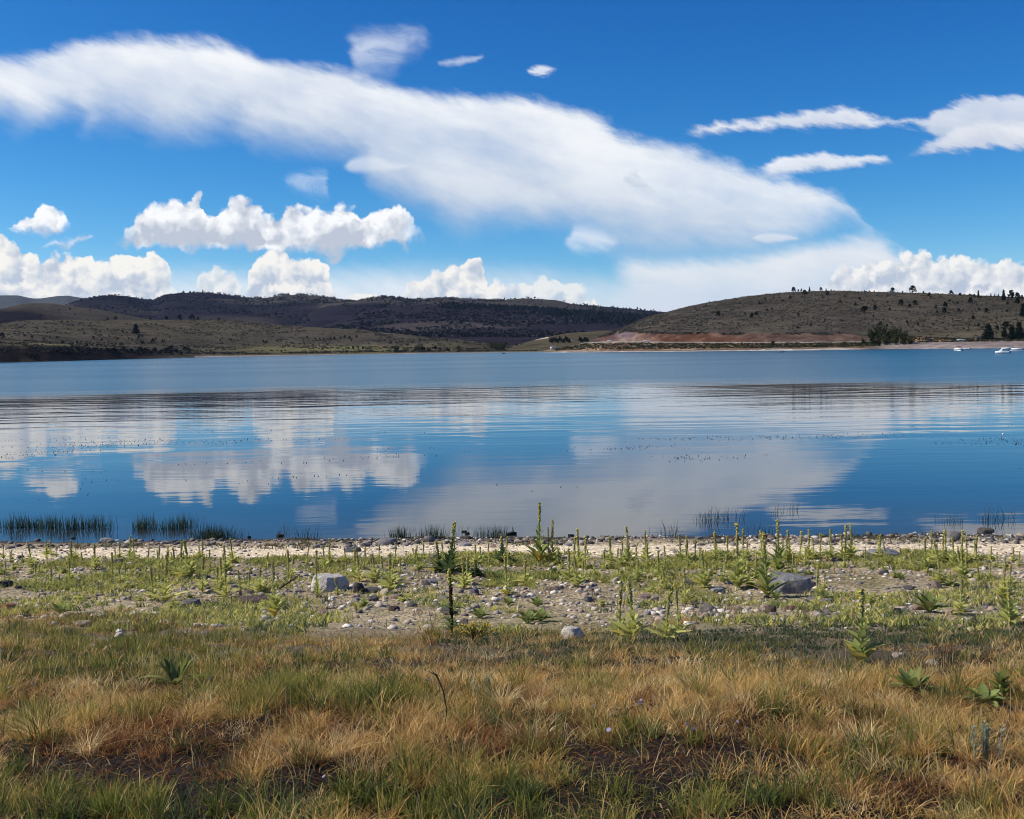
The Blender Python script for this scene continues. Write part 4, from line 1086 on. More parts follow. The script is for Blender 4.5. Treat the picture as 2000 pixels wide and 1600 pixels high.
# ------------------------------------------------------------------ boats
def hull_mesh(L, W, H, pointed=True):
    m = MB(); rings_ = []
    for t in np.linspace(0, 1, 9):
        k = 1.0 if t < 0.5 else (1 - ((t - 0.5) / 0.5) ** 2.2) if pointed else 1.0
        k = max(k, 0.03); x = (t - 0.5) * L; sh = H * (1 + 0.3 * t * t)
        keel = -0.18 + 0.35 * max(0, t - 0.7) / 0.3
        rings_.append([(x, 0, keel), (x, W / 2 * k * 0.8, keel + 0.12), (x, W / 2 * k, sh * 0.7), (x, W / 2 * k, sh), (x, W / 2 * k * 0.86, sh), (x, W / 2 * k * 0.8, sh * 0.72), (x, -W / 2 * k * 0.8, sh * 0.72), (x, -W / 2 * k * 0.86, sh), (x, -W / 2 * k, sh), (x, -W / 2 * k, sh * 0.7), (x, -W / 2 * k * 0.8, keel + 0.12)])
    m.loft(rings_, (1, 1, 1)); return m.mesh('hull')
def boat(name, kind, loc, rotz, L, label, hullmat=None, canopy=None):
    o = link(name, None, loc=loc, rotz=rotz, label=label, cat='boat')
    if kind == 'pontoon':
        for s in (-1, 1):
            m = MB(); m.tube([(-L / 2, s * 0.85, 0.05), (L / 2 - 0.5, s * 0.85, 0.05), (L / 2, s * 0.85, 0.2)], [0.33, 0.33, 0.05], (1, 1, 1), 10); link('pontoon', m.mesh('pontoon'), M_ALU, o)
        m = MB(); m.box((-L / 2, -1.2, 0.4), (L / 2 - 0.3, 1.2, 0.52)); link('deck', m.mesh('deck'), M_GREY, o)
        for s in (-1, 1):
            m = MB(); m.box((-L / 2 + 0.1, s * 1.15 - 0.03, 0.52), (L / 2 - 0.5, s * 1.15 + 0.03, 1.2)); link('side_panel', m.mesh('side_panel'), M_WHITE, o)
        m = MB(); m.box((L / 2 - 0.53, -1.1, 0.52), (L / 2 - 0.47, 1.1, 1.2)); link('bow_panel', m.mesh('bow_panel'), M_WHITE, o)
        m = MB(); m.box((-0.4, 0.2, 0.52), (0.3, 0.95, 1.35)); link('helm_console', m.mesh('helm_console'), M_WHITE, o)
        m = MB(); m.box((-L / 2 + 0.2, -1.0, 0.52), (-L / 2 + 0.8, 1.0, 0.98)); link('bench_seat', m.mesh('bench_seat'), M_GREY, o)
    else:
        link('hull', hull_mesh(L, 2.1 if L > 4 else 1.5, 0.8 if L > 4 else 0.5), hullmat or M_WHITE, o)
        if kind == 'cabin':
            m = MB(); m.loft([[(x, -w_, 0.6), (x, w_, 0.6), (x, w_ * 0.85, z), (x, -w_ * 0.85, z)] for x, w_, z in ((-0.2, 0.8, 1.5), (1.0, 0.75, 1.35), (2.0, 0.35, 0.95))], (1, 1, 1)); link('cabin', m.mesh('cabin'), M_WHITE, o)
            m = MB(); m.loft([[(x, -w_, 1.2), (x, w_, 1.2), (x, w_ * 0.9, 1.75), (x, -w_ * 0.9, 1.75)] for x, w_ in ((-0.3, 0.75), (-0.05, 0.72))], (1, 1, 1)); link('windscreen', m.mesh('windscreen'), M_GLASS, o)
        else:
            for x in (-0.25, 0.22):
                m = MB(); m.box((x * L - 0.15, -0.55, 0.4), (x * L + 0.15, 0.55, 0.47)); link('thwart_seat', m.mesh('thwart_seat'), M_GREY, o)
        m = MB(); m.box((-L / 2 + 0.2, -0.7, 0.5), (-L / 2 + 0.9, 0.7, 0.78)); link('stern_seat', m.mesh('stern_seat'), M_DARK, o)
    m = MB(); m.box((-L / 2 - 0.45, -0.2, 0.55), (-L / 2 + 0.02, 0.2, 1.1)); m.box((-L / 2 - 0.3, -0.08, -0.4), (-L / 2 - 0.12, 0.08, 0.55)); link('outboard_motor', m.mesh('outboard_motor'), M_DARK, o)
    if canopy:
        m = MB(); z0 = 2.15
        m.loft([[(x, -1.1, z0 + d), (x, 0, z0 + d + 0.16), (x, 1.1, z0 + d), (x, 1.1, z0 + d - 0.08), (x, 0, z0 + d + 0.08), (x, -1.1, z0 + d - 0.08)] for x, d in ((-1.3, -0.12), (-0.6, 0), (0.5, 0), (1.1, -0.12))], (1, 1, 1)); link('canopy', m.mesh('canopy'), canopy, o)
        for x in (-0.9, 0.8):
            for s in (-1, 1):
                m = MB(); m.tube([(x * 0.7, s * 1.12, 0.6), (x, s * 1.07, z0)], 0.03, (1, 1, 1), 5); link('canopy_pole', m.mesh('canopy_pole'), M_ALU, o)
    return o
boat('pontoon_boat', 'pontoon', on_water(1873, 684.8), -1.2, 5.2, 'white pontoon boat with dark canopy, leftmost of the moored boats', None, M_DARK)
boat('motor_boat', 'open', on_water(1887, 683.2), 2.9, 4.4, 'small white open motor boat beside the leftmost pontoon boat')
boat('motor_boat', 'cabin', on_water(1958, 690.8), 2.75, 5.6, 'white cabin boat with dark stern, nearest of the moored boats')
boat('pontoon_boat', 'pontoon', on_water(1967, 683.6), 2.9, 6.4, 'long white pontoon boat with dark canopy behind the nearest cabin boat', None, M_DARK)
boat('pontoon_boat', 'pontoon', on_water(1986, 685.2), 2.7, 6.0, 'white pontoon boat with grey canopy at the right picture edge', None, M_GREY)
boat('skiff', 'open', on_water(1527, 688.4), 0.1, 4.2, 'small grey skiff alone off the far shore', M_ALU)
boat('rowing_boat', 'open', on_water(984, 691.6), 1.2, 3.6, 'tiny dark boat alone on the middle of the far water', M_DARK)

# ------------------------------------------------------------------ rocks
def ico(sub):
    t = (1 + 5 ** 0.5) / 2
    v = [(-1, t, 0), (1, t, 0), (-1, -t, 0), (1, -t, 0), (0, -1, t), (0, 1, t), (0, -1, -t), (0, 1, -t), (t, 0, -1), (t, 0, 1), (-t, 0, -1), (-t, 0, 1)]
    f = [(0, 11, 5), (0, 5, 1), (0, 1, 7), (0, 7, 10), (0, 10, 11), (1, 5, 9), (5, 11, 4), (11, 10, 2), (10, 7, 6), (7, 1, 8), (3, 9, 4), (3, 4, 2), (3, 2, 6), (3, 6, 8), (3, 8, 9), (4, 9, 5), (2, 4, 11), (6, 2, 10), (8, 6, 7), (9, 8, 1)]
    v = [np.array(p) / np.linalg.norm(p) for p in v]
    for _ in range(sub):
        mid = {}; nf_ = []
        def m_(a, b):
            k = (min(a, b), max(a, b))
            if k not in mid:
                p = v[a] + v[b]; v.append(p / np.linalg.norm(p)); mid[k] = len(v) - 1
            return mid[k]
        for a, b, c in f:
            x, y, z = m_(a, b), m_(b, c), m_(c, a)
            nf_ += [(a, x, z), (b, y, x), (c, z, y), (x, y, z)]
        f = nf_
    return np.array(v), np.array(f)
ICO = {k: ico(k) for k in (0, 1, 2, 3, 4)}
def rock_shape(sub, seed, cuts=12, flat=0.65, rough=0.18, lo=0.40, top=None):
    """a unit boulder: a ball cut by planes, then weathered"""
    rng = np.random.default_rng(seed)
    v, f = ICO[sub]; v = v.copy()
    for i in range(cuts):
        n = rand_dirs(1, rng)[0]; d = lo + 0.42 * rng.random()
        k = np.maximum(v @ n - d, 0); v -= k[:, None] * n * 0.92
    if top:
        k = np.maximum(v[:, 2] + 0.12 * v[:, 0] - top, 0); v[:, 2] -= 0.85 * k
    n = fbm(v[:, 0] * 2 + v[:, 2] * 1.3 + seed, v[:, 1] * 2 - v[:, 2] * 1.7, 4, seed)
    v = v * (1 + rough * n)[:, None]
    v *= np.array([1.0, 0.8, flat]) / np.abs(v[:, :1]).max()
    return v, f
def b_rock(t, b, out):
    info = t.new('ShaderNodeObjectInfo')
    pos = t.new('ShaderNodeTexCoord').outputs['Object']
    n1 = t.noise(pos, 2.2, 6, 0.65)[0]; n2 = t.noise(pos, 14.0, 4, 0.7)[0]
    c = t.mix(1.0, info.outputs['Color'], t.ramp(n1, [(0.28, (0.6, 0.6, 0.62)), (0.7, (1.3, 1.28, 1.22))]), 'MULTIPLY')
    c = t.mix(1.0, c, t.ramp(n2, [(0.3, (0.7, 0.7, 0.7)), (0.7, (1.25, 1.25, 1.25))]), 'MULTIPLY')
    t.put(b.inputs['Base Color'], c)
    bump(t, b, t.add(n1, t.mul(n2, 0.4)), 0.12, 0.8)
M_ROCK = material('weathered_rock', b_rock, 0.92, 0.2)
def b_pebble(t, b, out):
    n = t.noise(obj_pos(t), 30.0, 3, 0.6)[0]
    t.put(b.inputs['Base Color'], t.mix(1.0, attr_col(t), t.ramp(n, [(0.3, (0.75,) * 3), (0.7, (1.2,) * 3)]), 'MULTIPLY'))
M_PEBBLE = material('pebbles', b_pebble, 0.9, 0.2)

BOULDER = [make_mesh('boulder', *rock_shape(4, 310 + i, 10, 0.7 + 0.1 * (i % 3), 0.22, 0.56, 0.5 + 0.08 * (i % 3)), smooth=True) for i in range(6)]
STONE = [make_mesh('stone', *rock_shape(2, 400 + i, 10, 0.5 + 0.12 * (i % 4)), smooth=False) for i in range(8)]
GREY, LGREY, DARKR, BROWN, REDR, WHITER, PINK, ORANGE, BUFF = (0.20, 0.20, 0.205), (0.36, 0.35, 0.345), (0.075, 0.068, 0.075), (0.10, 0.07, 0.06), (0.15, 0.105, 0.09), (0.62, 0.57, 0.50), (0.33, 0.24, 0.21), (0.42, 0.2, 0.1), (0.48, 0.40, 0.28)
def rock(name, px, py, wpx, hpx, col, label, i=0, rot=0.3, wet=False, group=None, small=False):
    p = on_water(px, py) if wet else on_ground(px, py)
    wd = metres(p, wpx) / 2; ht = metres(p, hpx)
    o = link(name, (STONE if small else BOULDER)[i % (8 if small else 6)], M_ROCK, loc=p, rotz=rot, label=label, cat='rock' if wpx < 60 else 'boulder', group=group)
    co = o.data.vertices
    o.scale = (wd, wd, ht * 0.78 / 1.25 / 0.65)
    o.location.z += ht * 0.15
    o.color = (*col, 1)
    return o
for a in [('boulder', 645, 1155, 80, 62, (0.58, 0.54, 0.48), 'pale grey rounded boulder left of centre among the mulleins', 3, 0.9), ('boulder', 1540, 1157, 90, 54, (0.24, 0.24, 0.245), 'large blocky grey boulder at right with a flat top', 1, 0.1),
          ('rock', 1502, 1156, 36, 26, LGREY, 'light grey rock tucked against the left end of the large blocky boulder', 2, 1.0), ('rock', 1583, 1148, 26, 24, (0.14, 0.12, 0.13), 'purplish rock just right of the large blocky boulder', 3, 0.4),
          ('boulder', 1722, 1090, 70, 27, (0.23, 0.23, 0.23), 'long grey sloping boulder at the edge of the pale gravel strip', 4, 0.1), ('rock', 1688, 1106, 26, 10, PINK, 'flat pinkish rock below the long grey sloping boulder', 5, 0.5),
          ('rock', 1402, 1158, 33, 17, (0.33, 0.35, 0.37), 'smooth bluish grey rock left of the large blocky boulder', 0, 0.9), ('rock', 1832, 1148, 28, 20, (0.26, 0.19, 0.16), 'squat brown rock with dark right side near the right edge', 1, 1.3),
          ('rock', 1120, 1248, 50, 28, (0.78, 0.72, 0.62), 'white rock at the edge of the dry grass', 2, 0.5), ('rock', 1063, 1256, 16, 6, WHITER, 'small white stone left of the white rock in the grass edge', 3, 0.5),
          ('rock', 1505, 1197, 32, 22, (0.13, 0.085, 0.07), 'dark brown pointed rock below the large blocky boulder', 4, 1.9), ('rock', 1546, 1193, 30, 12, (0.17, 0.10, 0.075), 'flat brown slab right of the dark pointed rock', 5, 0.2),
          ('rock', 1600, 1180, 56, 22, (0.25, 0.22, 0.19), 'wide low tan rock below the purplish rock', 0, 2.2), ('rock', 1753, 1198, 19, 16, (0.09, 0.06, 0.065), 'small dark purple rock in pale stones at right', 1, 0.7),
          ('rock', 703, 1158, 26, 24, DARKR, 'dark jagged rock right of the pale boulder', 2, 0.9), ('rock', 728, 1158, 34, 18, (0.12, 0.11, 0.12), 'low dark rock just right of the jagged one', 3, 0.1),
          ('rock', 492, 1178, 66, 20, (0.13, 0.095, 0.085), 'long low reddish dark rock left of centre', 4, 0.1), ('rock', 375, 1185, 42, 18, (0.2, 0.19, 0.19), 'dull grey rock half sunk in grass at left', 5, 0.6),
          ('rock', 10, 1146, 32, 21, (0.06, 0.055, 0.07), 'blackish rock at the left picture edge', 0, 1.1), ('rock', 36, 1150, 14, 9, DARKR, 'small dark stone beside the blackish rock at the left edge', 1, 0.6),
          ('rock', 20, 1193, 28, 16, ORANGE, 'orange-tan rock near the left edge in grass', 2, 0.3), ('rock', 50, 1206, 22, 12, DARKR, 'dark rock below the orange-tan rock at left', 3, 0.8),
          ('rock', 842, 1142, 28, 16, (0.26, 0.26, 0.28), 'grey-blue flat-topped rock left of the dark-stalked mullein', 4, 0.4), ('rock', 926, 1162, 24, 15, (0.15, 0.14, 0.16), 'dark grey angular rock right of the dark-stalked mullein', 5, 1.7),
          ('rock', 908, 1180, 22, 16, (0.19, 0.165, 0.16), 'brownish grey block beside the dark-stalked mullein', 0, 2.5), ('rock', 770, 1193, 24, 14, (0.11, 0.07, 0.07), 'small dark red rock at the upper edge of the grass', 1, 0.8),
          ('rock', 1150, 1175, 20, 12, (0.17, 0.17, 0.185), 'bluish stone in the middle of the stony ground', 2, 0.2), ('rock', 1258, 1168, 26, 12, PINK, 'pale pink stone right of centre', 3, 0.2), ('rock', 1278, 1174, 24, 14, (0.42, 0.36, 0.32), 'cream stone right of the pale pink stone', 4, 1.2),
          ('rock', 1446, 1366, 26, 9, BUFF, 'flat tan stone lying in the dry grass', 5, 0.1), ('rock', 1450, 1512, 15, 10, BUFF, 'small tan stone in the dark bare soil patch', 0, 0.5),
          ('rock', 1755, 1282, 26, 9, WHITER, 'pale stone in grass behind the leafy rosette', 1, 0.4), ('rock', 1822, 1297, 30, 9, (0.5, 0.45, 0.38), 'cream stone in grass right of the leafy rosette', 2, 0.7),
          ('rock', 207, 1059, 24, 15, (0.3, 0.29, 0.28), 'pointed grey rock on the waterline at left', 3, 0.2), ('rock', 58, 1052, 15, 8, GREY, 'small flat rock on the waterline near the left edge', 4, 0.2),
          ('rock', 758, 1064, 40, 16, (0.24, 0.23, 0.235), 'broad grey rock on the waterline left of centre', 5, 0.2), ('rock', 716, 1068, 22, 13, (0.1, 0.1, 0.11), 'dark rock left of the broad waterline rock', 0, 0.2),
          ('rock', 690, 1078, 34, 14, (0.15, 0.145, 0.15), 'dark grey rock on gravel left of the waterline rocks', 1, 0.9), ('rock', 840, 1058, 28, 14, (0.22, 0.21, 0.2), 'grey rock with reeds behind, left of the tall green mullein', 2, 0.9),
          ('rock', 908, 1066, 30, 11, (0.36, 0.34, 0.34), 'light flat rock on the gravel right of the tall green mullein', 3, 0.9), ('rock', 1110, 1066, 16, 9, LGREY, 'light rounded stone on the shore right of the tallest mullein', 4, 0.1),
          ('rock', 1866, 1055, 36, 21, (0.2, 0.18, 0.17), 'humped brown-grey rock on the shore at right', 5, 0.3), ('rock', 1628, 1058, 28, 13, (0.28, 0.22, 0.21), 'pinkish grey rock on the shore right of centre', 0, 0.3),
          ('rock', 1365, 1054, 16, 10, GREY, 'grey stone on the shore under the mullein row', 1, 0.3), ('rock', 1478, 1100, 16, 10, DARKR, 'small dark stone under the mulleins at right', 2, 0.3), ('rock', 1430, 1098, 12, 8, DARKR, 'little black stone left of the tall mullein row', 3, 0.3)]:
    rock(*a)
for a in [('rock', 1925, 1040, 32, 13, (0.11, 0.10, 0.09), 'flat dark block standing in the water at right', 1, 0.1), ('rock', 1698, 1045, 15, 8, (0.2, 0.2, 0.2), 'small grey rock just in the water at right', 2, 0.4), ('rock', 1393, 1049, 26, 7, (0.07, 0.065, 0.06), 'low dark rock awash right of centre', 3, 0.1),
          ('rock', 906, 1039, 13, 4, (0.03, 0.03, 0.035), 'thin dark flat rock in the water beside the reeds', 4, 0.1), ('rock', 913, 1043, 10, 4, (0.03, 0.03, 0.035), 'second thin dark rock in the water beside the reeds', 5, 0.1),
          ('rock', 1115, 1047, 14, 6, (0.03, 0.03, 0.035), 'dark pointed rock in the water right of the tallest mullein', 0, 0.4), ('rock', 547, 1048, 15, 7, (0.035, 0.03, 0.035), 'dark rock in the shallows left of the grass tuft', 1, 0.3),
          ('rock', 487, 1051, 8, 5, (0.035, 0.03, 0.035), 'tiny dark rock in the shallows at left', 2, 0.3), ('rock', 143, 1052, 8, 5, (0.035, 0.03, 0.035), 'tiny dark rock in shallow water near the left reeds', 3, 0.3)]:
    rock(*a, wet=True)
# driftwood log in the shallows, dead branch on the stones
def limb(name, pts, rad, label, col=(0.05, 0.04, 0.035), cat='branch', twigs=()):
    o = link(name, None, loc=pts[0], label=label, cat=cat)
    P0 = np.array(pts[0])
    m = MB(); m.tube(np.array(pts) - P0, rad, col, 7); link('stem', m.mesh(name + '_stem', True), M_STEM, o)
    for tw in twigs:
        m = MB(); m.tube(np.array(tw) - P0, [rad[0] * 0.5, 0.004], col, 5); link('twig', m.mesh(name + '_twig', True), M_STEM, o)
    return o
a, b_ = on_water(990, 1045), on_water(1008, 1043.5)
limb('driftwood_log', [(a.x, a.y, 0.02), ((a.x + b_.x) / 2, a.y, 0.06), (b_.x, b_.y, 0.03)], [0.06, 0.07, 0.05], 'short dark driftwood log floating right of the reeds', cat='log', twigs=[[(b_.x - 0.1, b_.y, 0.05), (b_.x - 0.12, b_.y, 0.28)]])
a, b_, c_ = on_ground(545, 1152), on_ground(586, 1148), on_ground(587, 1160)
limb('dead_branch', [(a.x, a.y, a.z + 0.02), ((a.x + b_.x) / 2, b_.y, b_.z + 0.16), (b_.x, b_.y, b_.z + 0.3)], [0.02, 0.016, 0.01], 'thin dead branch propped among stones left of the pale boulder', twigs=[[(b_.x, b_.y, b_.z + 0.3), (c_.x, c_.y, c_.z)], [(a.x + 0.15, b_.y, b_.z + 0.12), (a.x + 0.25, b_.y - 0.1, b_.z + 0.3)]])

def stony_points(n, rng, ymin=13.5, ymax=39.8, bias=1.0):
    y = ymin + (ymax - ymin) * rng.random(n) ** bias
    x = (rng.random(n) - 0.5) * (y * 1.06 + 3)
    ys = y + 0.075 * x
    k = fbm(x / 2.2, y / 3.0, 4, 55)
    keep = rng.random(n) < np.clip(0.6 + 2.2 * k, 0.28, 1) * np.where((ys > 33) & (ys < 36.6), 0.55, 1.0) * np.clip((y - 12.5 - 4 * fbm(x / 3, y / 3, 2, 8)) / 4, 0, 1)
    return x[keep], y[keep]
PAL = np.array([(0.38, 0.34, 0.29), (0.27, 0.245, 0.22), (0.17, 0.15, 0.145), (0.58, 0.51, 0.41), (0.33, 0.24, 0.19), (0.47, 0.41, 0.34), (0.13, 0.115, 0.115), (0.66, 0.60, 0.50), (0.43, 0.34, 0.24)])
PALN = ['light grey', 'grey', 'dark grey', 'buff', 'brown', 'pale tan', 'blackish', 'whitish', 'sandy']
rng = np.random.default_rng(5)
cx, cyy = stony_points(900, rng, 15.0, 39.3, 0.8)
cx, cyy = cx[:280], cyy[:280]
cz = near_z(cx, cyy)
for i in range(len(cx)):
    s_ = 0.055 + 0.12 * rng.random() ** 2.2
    o = link('cobble', STONE[i % 8], M_ROCK, loc=(cx[i], cyy[i], cz[i] + s_ * 0.12), rotz=rng.random() * 6.28, label=None, cat='cobble', group='cobbles strewn over the stony shore')
    o.scale = (s_, s_, s_ * (0.7 + 0.5 * rng.random())); pi_ = int(rng.integers(0, 9)); o.color = (*PAL[pi_], 1)
    o['label'] = PALN[pi_] + ' cobble ' + ('near the edge of the dry grass' if cyy[i] < 20 else 'midway between dry grass and gravel strip' if cyy[i] < 27 else 'in the belt of mulleins' if cyy[i] < 33 else 'close to the waterline')
# gravel: pebbles nobody could count
V0, F0 = ICO[1]
def pebbles(name, x, y, size, cols, rng, label):
    n = len(x); z = near_z(x, y)
    base, f = ICO[0]
    d = 1 + 0.5 * (rng.random((n, len(base))) - 0.5)
    v = base[None] * d[..., None] * size[:, None, None] * np.stack([0.8 + 0.5 * rng.random(n), 0.8 + 0.5 * rng.random(n), 0.4 + 0.4 * rng.random(n)], -1)[:, None, :]
    a = rng.random(n) * 6.283; ca, sa = np.cos(a)[:, None], np.sin(a)[:, None]
    V = np.stack([v[..., 0] * ca - v[..., 1] * sa + x[:, None], v[..., 0] * sa + v[..., 1] * ca + y[:, None], v[..., 2] + (z + size * 0.12)[:, None]], -1).reshape(-1, 3)
    Fq = (f[None] + (np.arange(n) * len(base))[:, None, None]).reshape(-1, 3)
    link(name, make_mesh(name, V, Fq, np.repeat(cols, len(base), 0)), M_PEBBLE, kind='stuff', label=label, cat='gravel')
x1, y1 = stony_points(22000, rng, 13.5, 39.9, 0.75)
ci = rng.integers(0, 9, len(x1))
pebbles('gravel', x1, y1, 0.018 + 0.065 * rng.random(len(x1)) ** 3, PAL[ci] * (0.8 + 0.4 * rng.random((len(x1), 1))), rng, 'grey and buff pebbles over the stony shore')
y2 = 36.4 + 3.4 * rng.random(4200); x2 = (rng.random(4200) - 0.5) * 46; k2 = rng.random(4200) < np.clip(0.2 + 2.4 * fbm(x2 / 2.5, y2 / 1.2, 3, 58), 0.05, 1); x2, y2 = x2[k2], y2[k2]; y2 = y2 - 0.075 * x2 + 1.0 * fbm(x2 / 2, y2 * 0, 2, 3)
pebbles('shore_stones', x2, y2, 0.025 + 0.14 * rng.random(len(x2)) ** 3, PAL[rng.integers(0, 9, len(x2))] * (0.3 + 0.55 * rng.random((len(x2), 1))), rng, 'band of darker stones along the waterline')

# ------------------------------------------------------------------ grass
def blades(x, y, z, h, wd, lean, col, tip, rng, seg=2, la=None):
    """grass blades; returns vertices, triangles, colours"""
    n = len(x)
    a = rng.random(n) * 6.283; la = rng.random(n) * 6.283 if la is None else la
    ux, uy = np.cos(a) * wd / 2, np.sin(a) * wd / 2
    lx, ly = np.cos(la) * lean * h, np.sin(la) * lean * h
    V, Cc = [], []
    for k in range(seg + 1):
        t = k / seg
        cx_, cy_, cz_ = x + lx * t ** 1.7, y + ly * t ** 1.7, z - 0.01 + h * (t - 0.28 * np.minimum(lean, 1.4) * t ** 2.2)
        s = (1 - 0.35 * t)
        cc = col * (1 - t) + tip * t
        if k < seg:
            V += [np.stack([cx_ - ux * s, cy_ - uy * s, cz_], -1), np.stack([cx_ + ux * s, cy_ + uy * s, cz_], -1)]; Cc += [cc, cc]
        else:
            V.append(np.stack([cx_, cy_, cz_], -1)); Cc.append(cc)
    m = len(V)
    V = np.stack(V, 1).reshape(-1, 3); Cc = np.stack(Cc, 1).reshape(-1, 3)
    f = []
    for k in range(seg - 1):
        b0 = 2 * k
        f += [(b0, b0 + 1, b0 + 3), (b0, b0 + 3, b0 + 2)]
    f.append((2 * seg - 2, 2 * seg - 1, 2 * seg))
    Ft = (np.array(f)[None] + (np.arange(n) * m)[:, None, None]).reshape(-1, 3)
    return V, Ft, Cc
def pb(px, py, lst):
    s = 0
    for cx_, cy_, rx, ry, k in lst:
        s = s + k * np.exp(-(((px - cx_) / rx) ** 2 + ((py - cy_) / ry) ** 2))
    return s
GAPS = [(300, 1520, 150, 30, 1.3), (450, 1545, 150, 22, 1.2), (1330, 1490, 170, 24, 1.05), (1190, 1478, 70, 20, 1.0), (760, 1500, 60, 22, 0.8), (1820, 1492, 140, 9, 0.8), (640, 1242, 60, 8, 0.9), (120, 1495, 90, 16, 0.8), (880, 1255, 40, 8, 0.8), (1120, 1330, 50, 8, 0.6),
        (680, 1455, 60, 10, 0.5), (1930, 1380, 60, 8, 0.7), (420, 1350, 50, 8, 0.7), (1080, 1590, 90, 14, 0.6), (342, 1352, 70, 14, 1.0), (1782, 1360, 45, 12, 1.0), (1922, 1385, 40, 12, 0.9), (1950, 1380, 30, 10, 0.9), (1930, 1450, 30, 25, 0.7), (1682, 1300, 30, 10, 0.8)]
GREEN = [(300, 1590, 420, 50, 0.7), (900, 1580, 350, 55, 0.75), (1400, 1570, 260, 50, 0.75), (250, 1260, 330, 60, 0.55), (730, 1365, 70, 28, 0.7), (1130, 1300, 55, 16, 0.7), (330, 1320, 110, 30, 0.5), (1600, 1440, 260, 50, 0.35), (1650, 1235, 330, 36, 0.8), (1250, 1450, 120, 25, 0.35), (60, 1430, 110, 60, 0.5), (560, 1350, 60, 30, 0.4)]
RUSTG = [(450, 1480, 160, 45, 0.6), (960, 1480, 70, 45, 0.8), (620, 1400, 70, 30, 0.4), (600, 1240, 90, 16, 0.6), (280, 1430, 120, 30, 0.4), (1330, 1470, 220, 30, 0.4), (860, 1250, 40, 14, 0.6)]
def cover(x, y, rng, most=0.9):
    """where grass stands, and how green or rusty it is there"""
    z = near_z(x, y); px, py, _ = project(x, y, z); n = len(x)
    gap = pb(px, py, GAPS) + 1.7 * fbm(x / 0.75, y / 0.9, 4, 61, 0.6) + 0.21
    edge = 1205 + 32 * np.clip((px - 450) / 500, 0, 1) - 25 * np.clip((500 - px) / 300, 0, 1) + 190 * fbm(x / 1.7, y / 2.6, 4, 62)
    keep = (rng.random(n) < np.clip((py - edge) / 70, 0, 1)) & (rng.random(n) > np.clip(gap, 0, most))
    x, y, z, px, py, gap = (q[keep] for q in (x, y, z, px, py, gap))
    g = np.clip(0.15 + 1.25 * pb(px, py, GREEN) + 1.2 * fbm(x / 0.7, y / 0.7, 3, 63), 0.03, 0.92)
    r_ = np.clip(0.08 + 0.6 * np.clip(gap - 0.3, 0, 1) + pb(px, py, RUSTG) + 0.7 * fbm(x / 0.6, y / 0.6, 3, 64), 0.02, 0.85)
    return x, y, z, px, py, gap, g, r_
GCOL = np.array([(0.15, 0.17, 0.035), (0.25, 0.24, 0.06), (0.07, 0.11, 0.05), (0.34, 0.30, 0.09), (0.11, 0.15, 0.04)])
TCOL = np.array([(0.71, 0.42, 0.145), (0.79, 0.53, 0.22), (0.58, 0.335, 0.115), (0.87, 0.66, 0.35), (0.62, 0.40, 0.145), (0.45, 0.29, 0.10)])
RCOL = np.array([(0.20, 0.08, 0.042), (0.28, 0.12, 0.055), (0.11, 0.05, 0.038), (0.34, 0.15, 0.06)])
def classes(g, r_, rng):
    n = len(g); isg = rng.random(n) < g; isr = (~isg) & (rng.random(n) < r_)
    col = np.where(isg[:, None], GCOL[rng.integers(0, 5, n)], np.where(isr[:, None], RCOL[rng.integers(0, 4, n)], TCOL[rng.integers(0, 6, n)]))
    return isg, col
def area_points(n, ymin, ymax, rng):
    y = np.sqrt(ymin ** 2 + (ymax ** 2 - ymin ** 2) * rng.random(n)); return (rng.random(n) - 0.5) * (y * 1.04 + 1.2), y
def tussocks(n, ymin, ymax, per, wd, hk, rng, seg):
    """grass grows in tussocks: blades splay out of each crown"""
    x, y, z, px, py, gap, g, r_ = cover(*area_points(n, ymin, ymax, rng), rng)
    isg, col = classes(g, r_, rng); n = len(x)
    R = 0.03 + 0.10 * rng.random(n); H = hk * (0.5 + 0.85 * rng.random(n) ** 1.3) * np.where(isg, 1.15, 0.95) * np.clip(1.2 - 0.5 * gap, 0.5, 1.2)
    cnt = (per * (0.35 + 1.1 * rng.random(n))).astype(int)
    i = np.repeat(np.arange(n), cnt); m = len(i)
    a = rng.random(m) * 6.283; q = np.sqrt(rng.random(m))
    bx, by = x[i] + np.cos(a) * q * R[i], y[i] + np.sin(a) * q * R[i]
    bz = near_z(bx, by)
    lean = np.where(isg[i], 0.12, 0.3) + (0.35 + np.where(isg[i], 0.5, 0.9) * q) * rng.random(m) + 0.8 * (rng.random(m) < 0.12)
    own = rng.random(m) < 0.22
    c = np.where(own[:, None], classes(g[i], r_[i], rng)[1], col[i]) * (0.7 + 0.55 * rng.random((m, 1))) * (0.8 + 0.4 * rng.random(n))[i][:, None]
    tip = c * 1.12 + np.where(isg[i][:, None], [0.05, 0.035, 0.008], [0.03, 0.02, 0.01])
    return blades(bx, by, bz, H[i] * (0.4 + 0.8 * rng.random(m)), wd * (0.6 + 0.8 * rng.random(m)) * np.where(isg[i], 1.3, 0.9), lean, c, tip, rng, seg, a + rng.normal(0, 1.1, m))
def thatch(n, ymin, ymax, wd, rng):
    """short dead litter lying between the tussocks"""
    x, y = area_points(n, ymin, ymax, rng)
    x, y, z, px, py, gap, g, r_ = cover(x, y, rng, 0.3)
    isg, col = classes(g * 0.4, r_ * 0.5 + 0.35, rng); m = len(x)
    c = col * (0.45 + 0.5 * rng.random((m, 1)))
    return blades(x, y, z, 0.03 + 0.045 * rng.random(m), wd * (0.6 + 0.8 * rng.random(m)), 0.8 + 1.6 * rng.random(m), c, c * 1.2, rng, 2)
rng = np.random.default_rng(8)
